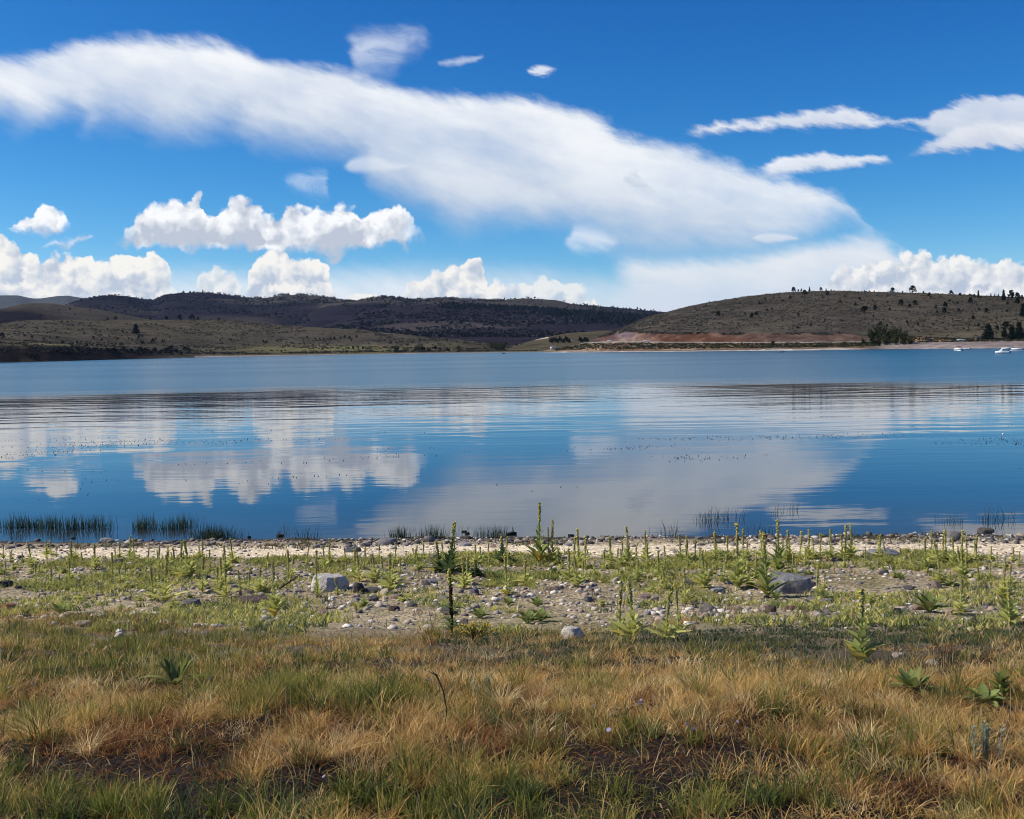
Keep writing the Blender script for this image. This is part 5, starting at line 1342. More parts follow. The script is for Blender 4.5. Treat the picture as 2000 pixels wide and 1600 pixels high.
parts = [tussocks(3300, 3.3, 8.0, 78, 0.0034, 0.12, rng, 3), tussocks(9500, 7.8, 20.0, 36, 0.006, 0.11, rng, 2), thatch(80000, 3.3, 9.0, 0.005, rng), thatch(50000, 9.0, 20.0, 0.009, rng)]
# straggling taller stems and seed stalks
n = 6500
y = np.sqrt(3.4 ** 2 + (13.5 ** 2 - 3.4 ** 2) * rng.random(n)); x = (rng.random(n) - 0.5) * (y * 1.04 + 1.2); z = near_z(x, y)
px, py, _ = project(x, y, z)
k = (rng.random(n) < np.clip((py - 1215) / 60, 0, 1)) & (rng.random(n) > 0.7 * pb(px, py, GAPS))
x, y, z, px, py = x[k], y[k], z[k], px[k], py[k]; n = len(x)
isg = rng.random(n) < 0.35 + 0.5 * np.clip(pb(px, py, GREEN), 0, 1)
cst = np.where(isg[:, None], np.array([0.13, 0.14, 0.045]), np.array([0.55, 0.40, 0.19])) * (0.7 + 0.5 * rng.random((n, 1)))
parts.append(blades(x, y, z, 0.11 + 0.13 * rng.random(n), np.full(n, 0.0042), 0.1 + 0.5 * rng.random(n), cst, cst * 1.25 + 0.03, rng, seg=3))
V = np.concatenate([p_[0] for p_ in parts]); off = np.cumsum([0] + [len(p_[0]) for p_ in parts[:-1]])
Fg = np.concatenate([p_[1] + o_ for p_, o_ in zip(parts, off)]); Cg = np.concatenate([p_[2] for p_ in parts])
link('dry_grass', make_mesh('dry_grass', V, Fg, Cg), M_GRASS, kind='stuff', label='golden dry grass mixed with green blades across the foreground', cat='grass')

# green weeds and sparse grass on the stony shore
def weeds(name, n, ymin, ymax, h0, wd, cols, thr, label, seed, dens=None, lean=0.8, per=9):
    rng = np.random.default_rng(seed)
    y = ymin + (ymax - ymin) * rng.random(n); x = (rng.random(n) - 0.5) * (y * 1.05 + 3)
    px, py, _ = project(x, y, near_z(x, y))
    w_ = fbm(x / 1.7, y / 2.6, 4, seed) - thr
    if dens:
        w_ = w_ + pb(px, py, dens)
    k = rng.random(n) < np.clip(w_ * 5, 0, 1)
    x, y = np.repeat(x[k], per), np.repeat(y[k], per)
    m = len(x); sp = 0.05 + 0.03 * h0
    x = x + rng.normal(0, sp, m); y = y + rng.normal(0, sp, m); z = near_z(x, y)
    c = np.array(cols)[np.repeat(rng.integers(0, len(cols), m // per), per)] * (0.75 + 0.5 * rng.random((m, 1)))
    V, Ft, Cc = blades(x, y, z, h0 * (0.4 + 0.9 * rng.random(m)), wd * (0.6 + 0.8 * rng.random(m)), lean * (0.4 + rng.random(m)), c, c * 1.2 + 0.015, rng, 2)
    link(name, make_mesh(name, V, Ft, Cc), M_GRASS, kind='stuff', label=label, cat='weeds')
YG = [(0.42, 0.40, 0.10), (0.31, 0.32, 0.085), (0.20, 0.225, 0.07), (0.50, 0.44, 0.15)]
weeds('shore_weeds', 13000, 24.0, 33.4, 0.16, 0.028, YG, 0.03, 'yellow-green weeds in front of the pale gravel strip', 71, [(250, 1100, 400, 18, 0.14), (900, 1105, 250, 18, 0.2), (1500, 1100, 400, 16, 0.16)])
weeds('stony_weeds', 9500, 14.0, 26.5, 0.13, 0.022, YG + [(0.09, 0.12, 0.05)], 0.045, 'green tufts between the stones', 72, [(150, 1155, 300, 40, 0.22), (450, 1190, 260, 30, 0.2), (720, 1140, 160, 25, 0.1), (1450, 1150, 250, 30, 0.1), (1850, 1130, 200, 40, 0.1)])
weeds('green_mat', 8000, 10.0, 18.5, 0.065, 0.017, [(0.06, 0.085, 0.045), (0.08, 0.10, 0.05), (0.05, 0.075, 0.05), (0.13, 0.14, 0.06)], 0.25, 'low dark green ground cover at right', 73, [(1650, 1228, 380, 26, 0.5), (1500, 1262, 500, 24, 0.5), (1050, 1250, 250, 20, 0.35), (200, 1220, 300, 30, 0.35)], 1.0)
weeds('water_edge_weeds', 1500, 36.2, 39.4, 0.14, 0.022, [(0.07, 0.10, 0.04), (0.10, 0.11, 0.045), (0.18, 0.09, 0.05), (0.12, 0.12, 0.05)], 0.03, 'dark green tufts along the waterline', 74, [(1060, 1062, 60, 10, 0.3), (1780, 1060, 100, 10, 0.15), (250, 1064, 300, 8, 0.1)])
weeds('dry_stems', 3600, 13.0, 33.0, 0.22, 0.009, [(0.36, 0.28, 0.13), (0.24, 0.2, 0.09), (0.2, 0.1, 0.06)], 0.02, 'thin dry stems scattered over the stony shore', 75, [(400, 1210, 400, 30, 0.15), (1830, 1090, 60, 14, 0.3), (1180, 1090, 60, 14, 0.2)], 0.5, 5)

# ------------------------------------------------------------------ mulleins
def leaf_geo(mb, base, az, L, W, e0, droop, col, rng, st=5, fold=0.25):
    """one lance-shaped leaf arching from its base"""
    t = np.linspace(0, 1, st)
    e = e0 - droop * t
    ds = L / (st - 1)
    r_ = np.concatenate([[0], np.cumsum(np.cos(e[:-1]) * ds)]); zz = np.concatenate([[0], np.cumsum(np.sin(e[:-1]) * ds)])
    wv = W / 2 * np.sin(np.pi * np.clip(t * 0.93 + 0.06, 0, 1) ** 0.85) ** 0.9
    wv[-1] = 0.002
    ca, sa = math.cos(az), math.sin(az)
    mid = np.stack([base[0] + r_ * ca, base[1] + r_ * sa, base[2] + zz], -1)
    side = np.array([-sa, ca, 0]); up_ = np.stack([-np.sin(e) * ca, -np.sin(e) * sa, np.cos(e)], -1)
    l = mid + side * wv[:, None] + up_ * (wv * fold)[:, None]; r2 = mid - side * wv[:, None] + up_ * (wv * fold)[:, None]
    V = np.stack([l, mid, r2], 1).reshape(-1, 3)
    f = []
    for i in range(st - 1):
        a = 3 * i
        f += [(a, a + 1, a + 4, a + 3), (a + 1, a + 2, a + 5, a + 4)]
    tone = 0.8 + 0.4 * rng.random()
    c = np.asarray(col) * tone
    cc = np.stack([c, c * 1.18, c], 0)
    mb.add(V, f, np.tile(cc, (st, 1)))
def mullein_parts(seed, tone='light', spike=0.38, lush=1.0, H=1.0):
    """stalk, leaves and flower spike of a plant H metres tall"""
    rng = np.random.default_rng(seed)
    col = {'light': (0.43, 0.435, 0.14), 'dark': (0.09, 0.13, 0.05), 'mid': (0.28, 0.31, 0.10)}[tone]
    stalk, lv, sp = MB(), MB(), MB()
    bend = rng.normal(0, 0.025, 2)
    cen = lambda h: np.array([bend[0] * (h / H) ** 2 * H, bend[1] * (h / H) ** 2 * H, h])
    hs_ = np.linspace(-0.03, H * (1 - spike * 0.6), 8)
    stalk.tube([cen(h) for h in hs_], np.linspace(0.018, 0.010, 8) * (0.6 + 0.4 * H), np.array(col) * 0.9)
    nl = int(26 * lush); ga = rng.random() * 6.28
    for i in range(nl):
        u = i / nl
        h = H * (0.015 + (0.98 - spike) * u ** 1.3)
        L = (0.27 * (1 - u) ** 1.1 + 0.07) * (0.75 + 0.5 * rng.random()) * (0.7 + 0.3 * H) * (0.6 + 0.4 * lush)
        e0 = 0.8 + 0.45 * u + rng.normal(0, 0.18)
        cl = np.array(col)
        if u < 0.12 and rng.random() < 0.45:
            cl = np.array([0.42, 0.34, 0.08])
        leaf_geo(lv, cen(h), ga + i * 2.4 + rng.normal(0, 0.2), L, L * 0.34, e0, 0.55 + 0.5 * rng.random() - 0.3 * u, cl, rng)
    z0, z1 = H * (1 - spike), H
    k = 26
    rad = np.array([0.017 + 0.004 * math.sin(i * 2.3) + 0.004 * rng.random() for i in range(k)]) * np.linspace(1.0, 0.62, k) * (0.55 + 0.45 * H)
    rad[-1] = 0.004
    yel = np.array([0.33, 0.32, 0.115])
    sp.tube([cen(h) for h in np.linspace(z0, z1, k)], rad, yel * 0.85, 8)
    nb = 70
    th = rng.random(nb) * 6.283; hh = z0 + (z1 - z0) * rng.random(nb) ** 0.9 * 0.97
    for a, h in zip(th, hh):                                   # buds and a few open yellow flowers
        fl = rng.random() < 0.05 + 0.3 * ((h - z0) / (z1 - z0)) ** 3
        s = (0.012 if fl else 0.0085) * (0.6 + 0.4 * H)
        c0 = cen(h) + np.array([math.cos(a), math.sin(a), 0.1]) * 0.022 * (0.55 + 0.45 * H)
        v, f = ICO[0]
        sp.add(v * s + c0, f, (0.70, 0.52, 0.05) if fl else yel * (0.7 + 0.6 * rng.random()))
    return stalk.mesh('mullein_stalk', True), lv.mesh('mullein_leaves', True), sp.mesh('mullein_spike', True)
MUL = {'light': [mullein_parts(500 + i, 'light', 0.34 + 0.12 * (i % 3) / 2, 0.8 + 0.12 * (i % 4)) for i in range(6)],
       'mid': [mullein_parts(520 + i, 'mid', 0.32, 1.0 + 0.15 * i) for i in range(3)],
       'dark': [mullein_parts(540 + i, 'dark', 0.3, 1.3) for i in range(3)],
       'slim': [mullein_parts(560 + i, 'light', 0.45, 0.62) for i in range(4)]}
def mullein(px, base, top, tone='light', label=None, group=None, i=None, name='mullein', fat=1.0):
    p = on_ground(px, base)
    H = max(metres(p, base - top), 0.12)
    st, lv, sp = MUL[tone][random.randrange(len(MUL[tone])) if i is None else i]
    o = link(name, None, loc=p, rotz=random.random() * 6.28, label=label, cat='mullein', group=group)
    w_ = (0.35 + 0.65 * H) * fat if H < 1.2 else (0.75 + 0.32 * H) * fat
    o.scale = (w_, w_, H)
    o.rotation_euler[0] = random.gauss(0, 0.05); o.rotation_euler[1] = random.gauss(0, 0.05)
    link('stalk', st, M_STEM, o); link('leaves', lv, M_LEAF, o); link('flower_spike', sp, M_STEM, o)
    return o
NAMED = [(1052, 1101, 980, 'mid', 'tallest mullein, a thick leafy plant with a long spike against the water', 0, 1.25), (1070, 1101, 1028, 'light', 'short thin mullein spike between the tallest mullein and its right-hand neighbour', None, 0.9), (1080, 1101, 1013, 'light', 'second tallest mullein, just right of the tallest one', 1, 1.1),
         (877, 1126, 1018, 'dark', 'tall dark green leafy mullein left of centre with thin spike', 0, 1.35), (860, 1118, 1056, 'dark', 'lower bushy dark mullein left of the tall dark green one', 1, 1.6), (981, 1101, 1043, 'dark', 'bushy dark mullein halfway between the two tallest', 2, 1.5), (990, 1102, 1046, 'light', 'slim mullein right beside the bushy dark one in the centre', None, 0.9),
         (909, 1126, 1078, 'dark', 'dark leafy mullein right of the tall dark green one', 1, 1.5), (932, 1128, 1092, 'dark', 'broad low dark mullein right of centre-left clump', 2, 2.0), (991, 1164, 1078, 'slim', 'slender mullein with yellow tip standing alone in the stones at centre', 0, 1.2), (1026, 1143, 1092, 'light', 'stout pale mullein right of the slender central one', 2, 1.4),
         (1210, 1252, 1130, 'light', 'left one of the tall mullein pair at the grass edge right of centre', 1, 1.0), (1236, 1252, 1132, 'light', 'right one of the tall mullein pair at the grass edge right of centre', 3, 1.0), (1300, 1252, 1150, 'light', 'mullein with bright yellow tip at the grass edge, left of another', 5, 1.0), (1326, 1244, 1136, 'light', 'taller mullein at the grass edge, right of the yellow-tipped one', 4, 1.0),
         (1440, 1150, 1020, 'light', 'tall yellow-topped mullein left of the blue-grey rock group at right', 2, 1.15), (1451, 1126, 1032, 'light', 'tall mullein close behind the yellow-topped one at right', 0, 1.0), (1500, 1168, 1038, 'mid', 'leafy mullein standing in front of the large blocky boulder', 1, 1.25), (1520, 1122, 1013, 'mid', 'tall bright-spiked mullein behind the large blocky boulder', 2, 1.2),
         (1594, 1188, 1098, 'slim', 'slender mullein right of the large blocky boulder', 1, 1.0), (1682, 1298, 1150, 'mid', 'single mullein with broad leaves rising from the grass at right', 0, 1.15), (537, 1206, 1095, 'light', 'mullein rising beside the long low reddish rock', 3, 0.95), (620, 1168, 1074, 'slim', 'slim mullein in front of the left side of the pale boulder', 2, 1.1),
         (300, 1174, 1106, 'light', 'yellow-tipped mullein at left, left one of a leafy pair', 4, 1.25), (322, 1178, 1074, 'light', 'taller right one of the leafy mullein pair at left', 5, 1.3), (1874, 1202, 1130, 'light', 'yellowish mullein near the right edge among pale stones', 1, 1.3), (1972, 1220, 1134, 'light', 'mullein with orange lower leaves at the right picture edge', 2, 1.3)]
for px, b0, t0, tone, lab, i, fat in NAMED:
    mullein(px, b0, t0, tone, lab, None, i, fat=fat * 1.12)
BELT = [(92, 1086, 1054), (100, 1086, 1054), (110, 1088, 1065), (187, 1112, 1060), (234, 1092, 1060), (226, 1092, 1070), (254, 1092, 1046), (262, 1096, 1052), (246, 1136, 1098), (236, 1138, 1106), (353, 1126, 1056), (344, 1120, 1068), (371, 1130, 1053), (395, 1158, 1086), (425, 1160, 1107), (441, 1168, 1110), (470, 1156, 1112), (486, 1158, 1110),
        (508, 1158, 1107), (563, 1130, 1072), (570, 1128, 1082), (642, 1102, 1051), (670, 1128, 1100), (660, 1162, 1128), (693, 1112, 1068), (70, 1136, 1100), (734, 1138, 1079), (727, 1132, 1082), (762, 1158, 1079), (692, 1130, 1072), (676, 1126, 1092), (783, 1120, 1090), (818, 1116, 1086), (750, 1136, 1086), (765, 1140, 1092),
        (1132, 1108, 1032), (1143, 1112, 1044), (1120, 1106, 1048), (1112, 1136, 1070), (1138, 1138, 1092), (1196, 1102, 1049), (1227, 1102, 1028), (1262, 1098, 1035), (1240, 1100, 1060), (1205, 1108, 1070), (1300, 1150, 1110), (1340, 1180, 1108), (1329, 1098, 1044), (1346, 1100, 1044), (1357, 1100, 1053), (1397, 1097, 1038), (1420, 1097, 1046),
        (1489, 1092, 1035), (1541, 1097, 1035), (1537, 1098, 1050), (1563, 1100, 1037), (1579, 1092, 1033), (1589, 1094, 1052), (1601, 1094, 1042), (1622, 1095, 1032), (1646, 1092, 1042), (1652, 1092, 1025), (1662, 1092, 1022), (1718, 1095, 1042), (1806, 1112, 1047), (1820, 1095, 1035), (1842, 1100, 1044), (1848, 1102, 1033), (1862, 1104, 1048),
        (1877, 1102, 1035), (1890, 1100, 1047), (1906, 1098, 1044), (1834, 1142, 1093), (1961, 1172, 1103), (1979, 1098, 1068), (1934, 1130, 1100), (1555, 1130, 1090), (1610, 1150, 1118), (1478, 1130, 1084), (1412, 1140, 1080), (1380, 1132, 1090), (1366, 1112, 1070), (1300, 1108, 1068), (1180, 1112, 1074), (20, 1098, 1076), (45, 1100, 1078), (140, 1100, 1072),
        (160, 1104, 1078), (290, 1104, 1070), (310, 1112, 1074), (330, 1106, 1066), (410, 1108, 1074), (440, 1116, 1080), (520, 1112, 1078), (600, 1104, 1072), (1760, 1104, 1070), (1780, 1110, 1078), (1935, 1096, 1066), (1990, 1108, 1076), (1690, 1110, 1072)]
_r = random.Random(5)
for k in range(125):
    px = _r.uniform(5, 1995); b0 = 1090 + 60 * _r.random() ** 1.5
    if abs(px - 560) < 60 or abs(px - 1640) < 40 and b0 > 1110:
        continue
    BELT.append((px, b0, b0 - (14 + 34 * _r.random() ** 1.4) * (1 + (b0 - 1090) / 120)))
for px, b0, t0 in BELT:
    tall = b0 - t0
    far_ = b0 < 1122
    mullein(px, b0, t0, 'slim' if (px * 7) % 10 < 3 else 'light', 'pale green mullein in the belt along the gravel strip' if far_ else 'pale green mullein among the nearer stones', 'mulleins in the belt before the gravel strip' if far_ else 'mulleins among the nearer stones', fat=1.45)
# the dark-stalked old mullein
p = on_ground(882, 1240); H = metres(p, 132)
o = link('mullein', None, loc=p, label='mullein with a dark brown dead lower stalk and yellow tip', cat='mullein')
st = MB(); st.tube([(0.0, 0, -0.03), (0.01, 0, H * 0.35), (-0.012, 0, H * 0.75)], [0.019, 0.018, 0.016], (0.035, 0.02, 0.015), 8)
rng = np.random.default_rng(77)
for i in range(90):
    h = H * (0.3 + 0.45 * rng.random()); a = rng.random() * 6.28; v, f = ICO[0]
    st.add(v * 0.011 + np.array([math.cos(a) * 0.017, math.sin(a) * 0.017, h]), f, (0.05, 0.028, 0.018))
link('stalk', st.mesh('old_stalk', True), M_STEM, o, label='dark brown seed-covered stalk')
st = MB(); st.tube([(-0.012, 0, H * 0.74), (-0.014, 0, H * 0.9), (-0.014, 0, H)], [0.018, 0.016, 0.005], (0.30, 0.27, 0.07), 8)
for i in range(60):
    h = H * (0.74 + 0.24 * rng.random()); a = rng.random() * 6.28; v, f = ICO[0]
    st.add(v * 0.011 + np.array([math.cos(a) * 0.017 - 0.013, math.sin(a) * 0.017, h]), f, (0.72, 0.55, 0.05) if rng.random() < 0.25 else (0.27, 0.25, 0.08))
link('flower_spike', st.mesh('old_spike', True), M_STEM, o)
lv = MB()
for i in range(18):
    leaf_geo(lv, (0, 0, H * 0.4 * rng.random()), rng.random() * 6.28, 0.16 + 0.14 * rng.random(), 0.07, 0.6, 1.2, (0.12, 0.16, 0.06), rng)
link('leaves', lv.mesh('old_leaves', True), M_LEAF, o)

# leafy rosettes: every leaf is its own part
def rosette(px, py, leaves, label, name='mullein_rosette', stalk=None, cat='rosette'):
    p = on_ground(px, py)
    if py > 1300:
        p.z += 0.015
    o = link(name, None, loc=p, label=label, cat=cat)
    if py > 1300:
        o.scale = (0.92, 0.92, 0.85)
    rng = np.random.default_rng(int(px))
    for az_, L, W, e0, dr, col in leaves:
        mb = MB(); leaf_geo(mb, (0.012 * math.cos(math.radians(az_)), 0.012 * math.sin(math.radians(az_)), 0.01), math.radians(az_), L, W, e0, dr, col, rng, 8, 0.3)
        link('leaf', mb.mesh('rosette_leaf', True), M_LEAF, o)
    return o
GL = (0.23, 0.25, 0.065); GD = (0.13, 0.155, 0.04); SG = (0.20, 0.215, 0.075)
rosette(342, 1345, [(185, 0.34, 0.055, 0.75, 1.5, SG), (160, 0.22, 0.05, 1.15, 0.5, SG), (140, 0.24, 0.05, 1.2, 0.4, GD), (95, 0.2, 0.05, 1.25, 0.5, SG), (60, 0.26, 0.05, 1.15, 0.35, GD), (40, 0.24, 0.05, 1.1, 0.4, SG), (5, 0.36, 0.05, 0.6, 1.2, GD), (-20, 0.28, 0.05, 0.7, 1.1, GD), (-90, 0.14, 0.055, 0.9, 0.9, SG), (-60, 0.16, 0.05, 1.0, 0.8, SG), (-130, 0.16, 0.05, 0.9, 1.0, GD), (120, 0.2, 0.05, 1.3, 0.3, SG)],
        'large spreading rosette of long strap leaves in the left foreground grass')
RL = [(k * 137.5, 0.17 + 0.05 * ((k * 7) % 5) / 5, 0.075, 0.25 + k * 0.06, 0.7 - 0.02 * k, (GL, SG, (0.19, 0.24, 0.08))[k % 3]) for k in range(17)]
rosette(1782, 1356, RL, 'compact leafy mullein rosette in dry grass at right')
rosette(1922, 1378, [(a, L * 0.85, W, e, d, c) for a, L, W, e, d, c in RL[:12]], 'smaller rosette beside the young mullein near the right edge')
p = on_ground(1955, 1374)
o = link('mullein', None, loc=p, label='young mullein without flowers near the right edge of the grass', cat='mullein')
lv = MB(); rng = np.random.default_rng(3)
H = metres(p, 64)
for i in range(18):
    u = i / 18
    mb = MB(); leaf_geo(mb, (0, 0, H * (0.02 + 0.72 * u)), i * 2.4, 0.16 * (1 - 0.5 * u), 0.055, 0.55 + 0.7 * u, 0.8, (GL, GD, SG)[i % 3], rng, 6)
    link('leaf', mb.mesh('young_leaf', True), M_LEAF, o)
st = MB(); st.tube([(0, 0, -0.03), (0, 0, H * 0.85)], [0.014, 0.008], (0.2, 0.22, 0.09)); link('stalk', st.mesh('young_stalk', True), M_STEM, o)
for px, py, k, lab in [(1612, 1172, 1.0, 'low rosette right of the large blocky boulder'), (1516, 1172, 1.1, 'pale rosette at the foot of the mullein before the large boulder'), (1815, 1196, 1.9, 'big upright rosette among stones near the right edge'), (972, 1134, 1.5, 'bluish green rosette in the stones at centre'), (993, 1182, 0.9, 'small rosette in stones below the slender central mullein'),
                       (1031, 1218, 1.2, 'dark rosette at the upper edge of the dry grass'), (1056, 1214, 1.2, 'second rosette at the upper edge of the dry grass'), (937, 1208, 1.1, 'leafy rosette right of the dark-stalked mullein'), (1084, 1124, 1.2, 'rosette below the second tallest mullein'), (1050, 1186, 1.1, 'upright rosette in the middle of the stones'), (118, 1200, 1.2, 'two-leaved looking rosette in the grass at left'), (1760, 1132, 1.0, 'small rosette below the long sloping boulder'), (1970, 1200, 1.4, 'yellowish rosette at the right edge')]:
    rosette(px, py, [(a, L * k, W * k, min(e + 0.25, 1.35), d, c) for a, L, W, e, d, c in RL[:13]], lab)
rng = np.random.default_rng(19)
for i in range(70):
    y = rng.uniform(19, 33); x = (rng.random() - 0.5) * y * 1.0
    if fbm(np.array([x / 4]), np.array([y / 3]), 3, 12)[0] < -0.06:
        continue
    z = near_z(np.array([x]), np.array([y]))[0]
    st, lv_, sp = MUL['light' if i % 3 else 'mid'][i % 3]
    o = link('mullein_seedling', lv_, M_LEAF, loc=(x, y, z), rotz=rng.random() * 6.28, label='small flowerless mullein seedling among the stones', cat='seedling', group='mullein seedlings on the stony shore')
    k = 0.5 + 0.45 * rng.random(); o.scale = (k, k, k * 0.34)

# ------------------------------------------------------------------ small plants in the grass
def forb(px, py, name, label, build, cat):
    p = on_ground(px, py); o = link(name, None, loc=p, label=label, cat=cat)
    build(o, np.random.default_rng(int(px))); return o
def silver(hh, nst):
    def f(o, rng):
        for i in range(nst):
            a = rng.random() * 6.28; r_ = 0.09 * rng.random(); x, y = r_ * math.cos(a) * 1.3, r_ * math.sin(a); h = hh * (0.7 + 0.3 * rng.random())
            m = MB(); m.tube([(x, y, -0.01), (x * 1.3, y * 1.3, h)], [0.003, 0.002], (0.2, 0.22, 0.17), 5)
            for k in range(26):
                leaf_geo(m, (x * (1 + 0.3 * k / 26), y * (1 + 0.3 * k / 26), h * (0.25 + 0.75 * k / 26)), rng.random() * 6.28, 0.024, 0.008, 0.5, 0.3, (0.32, 0.35, 0.27), rng, 3)
            link('stem', m.mesh('silver_stem'), M_LEAF, o)
    return f
forb(1926, 1490, 'silver_forb', 'pale silvery upright forb in front of the rosette near the right edge', silver(0.19, 8), 'forb')
forb(950, 1370, 'silver_forb', 'small bluish silver forb in the tan grass at centre', silver(0.17, 5), 'forb')
def seedstalk(o, rng):
    m = MB(); pts = [(0, 0, 0), (0.015, 0, 0.12), (0.0, 0, 0.22), (-0.035, 0, 0.31), (-0.08, 0, 0.335)]
    m.tube(pts, [0.003, 0.003, 0.004, 0.004, 0.0015], (0.055, 0.05, 0.028), 6); link('stem', m.mesh('curved_stem', True), M_STEM, o)
    m = MB()
    for k in range(40):
        t = 0.35 + 0.55 * rng.random(); i = int(t * 4); f_ = t * 4 - i
        c = np.array(pts[i]) * (1 - f_) + np.array(pts[min(i + 1, 4)]) * f_
        v, f = ICO[0]; m.add(v * 0.004 + c + rng.normal(0, 0.003, 3), f, (0.05, 0.045, 0.03))
    link('seed_head', m.mesh('seed_head'), M_STEM, o)
forb(868, 1432, 'seed_stalk', 'dark curved seed stalk bending left above the tan grass', seedstalk, 'stalk')
def goldbush(o, rng):
    m = MB(); m2 = MB()
    for i in range(46):
        a = rng.random() * 6.28; e = 0.5 + 0.9 * rng.random(); L = 0.14 + 0.1 * rng.random()
        tip = np.array([math.cos(a) * math.cos(e) * L * 1.5, math.sin(a) * math.cos(e) * L, math.sin(e) * L])
        m.tube([(0, 0, 0), tip], [0.004, 0.002], (0.12, 0.13, 0.04), 4)
        for k in range(5):
            leaf_geo(m, tip * (0.4 + 0.12 * k), rng.random() * 6.28, 0.05, 0.012, 0.5, 0.5, (0.11, 0.13, 0.035), rng, 3)
        v, f = ICO[0]
        for k in range(2):
            m2.add(v * 0.009 + tip + rng.normal(0, 0.012, 3), f, (0.62, 0.42, 0.03))
    link('foliage', m.mesh('gold_foliage'), M_LEAF, o); link('flowers', m2.mesh('gold_flowers'), M_STEM, o)
forb(930, 1250, 'yellow_flowering_bush', 'low bush with small yellow flowers right of the dark-stalked mullein', goldbush, 'bush')
# lilac asters
AST = [(65, 1360), (20, 1366), (165, 1368), (70, 1344), (185, 1266), (5, 1262), (410, 1348), (1195, 1425), (1205, 1412), (1250, 1405), (1253, 1395), (1235, 1392), (1160, 1408), (1342, 1448), (1380, 1452), (1440, 1446), (1460, 1456), (1355, 1458), (1470, 1555), (1618, 1572), (750, 1338), (838, 1350), (785, 1340), (1190, 1462), (635, 1560)]
rng = np.random.default_rng(4)
stm = MB(); stm.tube([(0, 0, -0.16), (0.004, 0, -0.06), (0, 0, 0)], [0.002, 0.0018, 0.0015], (0.12, 0.15, 0.06), 5); STEM_ME = stm.mesh('aster_stem', True)
ptm = MB()
for k in range(12):
    leaf_geo(ptm, (0, 0, 0.001), k * 0.5236, 0.013, 0.005, 0.25, 0.3, (0.38, 0.36, 0.66), rng, 3)
PET_ME = ptm.mesh('aster_petals'); ctm = MB(); ctm.add(ICO[1][0] * [0.004, 0.004, 0.003] + [0, 0, 0.002], ICO[1][1], (0.6, 0.45, 0.05)); CEN_ME = ctm.mesh('aster_centre')
for i, (px, py) in enumerate(AST):
    p = on_ground(px, py + 26)
    o = link('aster', None, loc=(p.x, p.y, p.z + 0.15), rotz=rng.random() * 6.28, label='small lilac aster flower in the foreground grass', cat='flower', group='lilac asters in the grass')
    o.rotation_euler = (0.3 + 0.9 * rng.random(), 0.5 * rng.random(), rng.random() * 6.28)
    k = 0.55 + 0.35 * rng.random(); o.scale = (k, k, 1)
    link('stem', STEM_ME, M_STEM, o); link('petals', PET_ME, M_LEAF, o); link('flower_centre', CEN_ME, M_STEM, o)

# ------------------------------------------------------------------ rushes in the shallows and weed on the water
def rush_mesh(seed, n, w_, h):
    rng = np.random.default_rng(seed)
    x = rng.normal(0, w_ / 2.4, n); y = rng.normal(0, w_ / 5, n)
    c = np.array([(0.03, 0.055, 0.028), (0.045, 0.06, 0.025), (0.025, 0.045, 0.03), (0.10, 0.085, 0.035)])[rng.choice(4, n, p=[0.4, 0.3, 0.2, 0.1])]
    V, Ft, Cc = blades(x, y, np.full(n, -0.25), 0.25 + h * (0.35 + 0.65 * rng.random(n)), np.full(n, 0.016), 0.05 + 0.25 * rng.random(n), c, c * 1.1, rng, 3)
    return make_mesh('rush_stems', V, Ft, Cc)
RUSH = [rush_mesh(600 + i, 60 + 30 * (i % 3), 0.5 + 0.2 * (i % 2), 0.62) for i in range(6)]
RUSH_THIN = [rush_mesh(650 + i, 13 + 4 * i, 0.6, 0.62) for i in range(3)]
for x0, x1, yb, hp, nn, lab in [(2, 215, 1033, 36, 11, 'dense dark rushes in the left band of shallows'), (262, 372, 1034, 32, 6, 'dark rushes in the second band left of the white reflections'), (372, 462, 1053, 34, 6, 'rushes on the shore edge at left, right of the dark bands'), (35, 48, 1052, 18, 1, 'small rush tuft at the left waterline'), (112, 122, 1050, 28, 2, 'rush tuft close to the waterline below the left band'),
                                (552, 560, 1046, 26, 1, 'few thin rush stems in the shallows left of centre'), (575, 606, 1058, 42, 3, 'grassy green tuft on the waterline left of centre'), (620, 640, 1056, 18, 2, 'short tuft right of the grassy green one'), (775, 792, 1050, 36, 2, 'upright rush clump left of the tall dark green mullein'), (830, 855, 1052, 36, 3, 'rush clumps beside the tall dark green mullein'),
                                (886, 893, 1046, 30, 1, 'thin rush clump right of the tall dark green mullein'), (938, 985, 1050, 32, 4, 'rushes with yellow bases at centre'), (1298, 1318, 1046, 40, 2, 'sparse yellowish rush clump right of centre'), (1356, 1430, 1018, 34, 5, 'thin scattered rushes standing further out at right'), (1462, 1472, 1042, 24, 1, 'small rush tuft in the shallows at right'),
                                (1482, 1500, 1042, 28, 2, 'greener rush tuft in the shallows at right'), (1515, 1548, 1000, 32, 2, 'few tall rush stems further out at right'), (1850, 1880, 1022, 26, 2, 'rushes near the right edge, left clump'), (1926, 1965, 1020, 40, 3, 'taller rushes near the right edge, right clump')]:
    for k in range(nn):
        px = x0 + (x1 - x0) * ((k + 0.5) / nn) + random.uniform(-6, 6)
        p = on_water(px, yb + random.uniform(-5, 3))
        if p.y < 38.5 - 0.075 * p.x:
            p = on_ground(px, yb)
        o = link('rush_clump', (RUSH_THIN[random.randrange(3)] if any(q in lab for q in ('thin', 'few', 'sparse', 'near the right', 'tuft')) else RUSH[random.randrange(6)]), M_GRASS, loc=p, rotz=random.uniform(-0.4, 0.4), label=lab, cat='rushes', group=lab if nn > 1 else None)
        k_ = metres(p, hp) / 0.62 * random.uniform(0.75, 1.1); o.scale = (max(k_, 0.9) * 0.95, k_, k_)
rng = np.random.default_rng(23)
n = 20000
px = rng.uniform(0, 2000, n); py = 885 - 0.012 * px + rng.normal(0, 22, n)
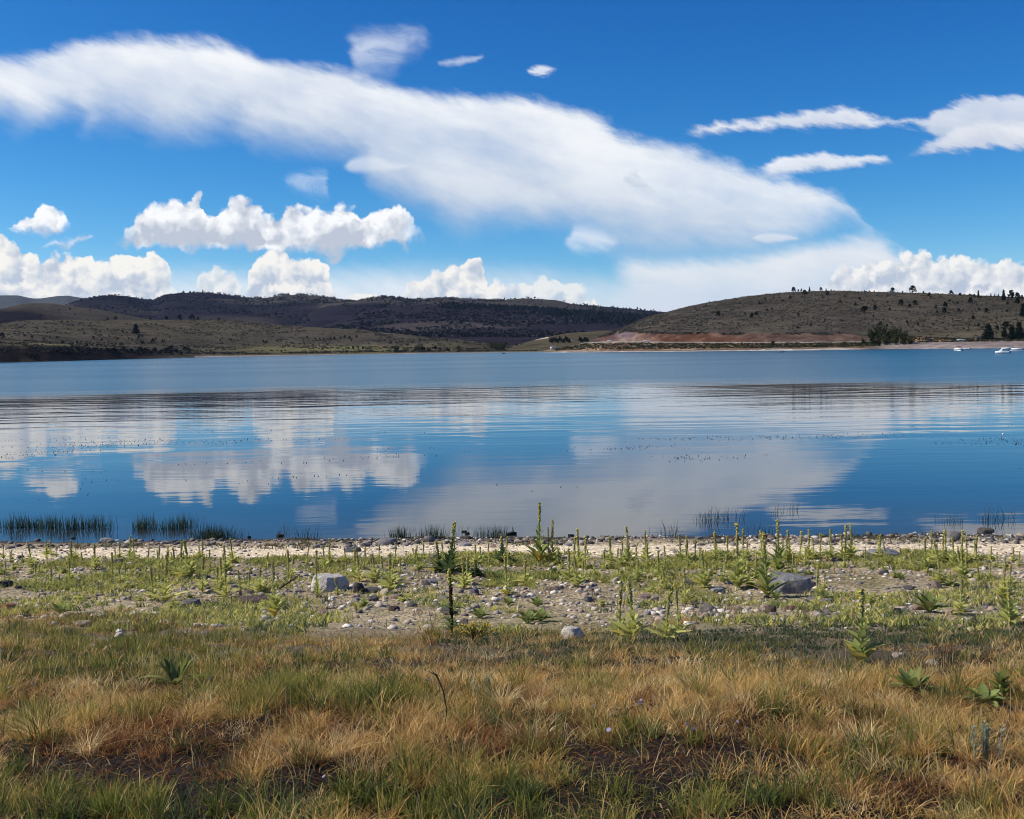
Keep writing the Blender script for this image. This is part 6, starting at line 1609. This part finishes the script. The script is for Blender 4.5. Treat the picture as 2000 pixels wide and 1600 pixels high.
py = np.where(rng.random(n) < 0.05, rng.uniform(820, 1020, n), py)
d = ray(px, py); t_ = -CAM_Z / d[:, 2]; x, y = d[:, 0] * t_, d[:, 1] * t_
k = rng.random(n) < np.clip(-0.35 + 4.5 * fbm(x / 12, y / 5, 5, 97, 0.6), 0, 1)
x, y = x[k], y[k]; n = len(x)
cw = np.tile(np.array([0.04, 0.03, 0.035]), (n, 1)) * (0.6 + 0.8 * rng.random((n, 1)))
V, Ft, Cc = blades(x, y, np.full(n, -0.005), 0.03 + 0.09 * rng.random(n), np.full(n, 0.045), 0.4 + 0.9 * rng.random(n), cw, cw, rng, 2)
link('pondweed', make_mesh('pondweed', V, Ft, Cc), M_GRASS, kind='stuff', label='dark specks of pondweed tips dotting the calm water', cat='pondweed')
p = on_water(1959, 848.5)
bu = link('buoy', None, loc=p, label='small white float alone on the calm water near the right edge', cat='buoy')
m = MB(); m.add(ICO[2][0] * [0.075, 0.075, 0.06] + [0, 0, 0.02], ICO[2][1], (0.8, 0.8, 0.8)); link('float_body', m.mesh('float_body', True), M_WHITE, bu)
m = MB(); m.tube([(0, 0, 0.06), (0, 0, 0.1)], 0.012, (1, 1, 1), 6); link('ring_post', m.mesh('ring_post'), M_DARK, bu)

# ------------------------------------------------------------------ thin summer haze
def b_haze():
    m = bpy.data.materials.new('summer_haze'); m.use_nodes = True
    nt = m.node_tree; nt.nodes.clear()
    v = nt.nodes.new('ShaderNodeVolumePrincipled'); o = nt.nodes.new('ShaderNodeOutputMaterial')
    v.inputs['Color'].default_value = (0.45, 0.64, 1.0, 1); v.inputs['Density'].default_value = 1.5e-5; v.inputs['Anisotropy'].default_value = 0.2
    nt.links.new(v.outputs[0], o.inputs['Volume'])
    return m
hz = MB(); hz.box((-12600, -12600, -4), (12600, 12600, 560))
link('haze', hz.mesh('haze'), b_haze(), kind='stuff', label='thin summer haze over the lake and hills', cat='haze')

# ------------------------------------------------------------------ alike things are told apart by their order across the picture
def ordn(n):
    return '%d%s' % (n, 'th' if 10 <= n % 100 <= 20 else {1: 'st', 2: 'nd', 3: 'rd'}.get(n % 10, 'th'))
bpy.context.view_layer.update()
byl = {}
for o in COL.objects:
    if o.parent is None and o.get('group') and o.get('label'):
        byl.setdefault(o['label'], []).append(o)
for lab, objs in byl.items():
    if 1 < len(objs) <= 170:
        objs.sort(key=lambda o: project(*np.array(o.matrix_world.translation))[0])
        for i, o in enumerate(objs):
            pos = 'leftmost' if i == 0 else 'rightmost' if i == len(objs) - 1 else ordn(i + 1) + ' from left' if i < len(objs) / 2 else ordn(len(objs) - i) + ' from right'
            o['label'] = lab + ', ' + pos
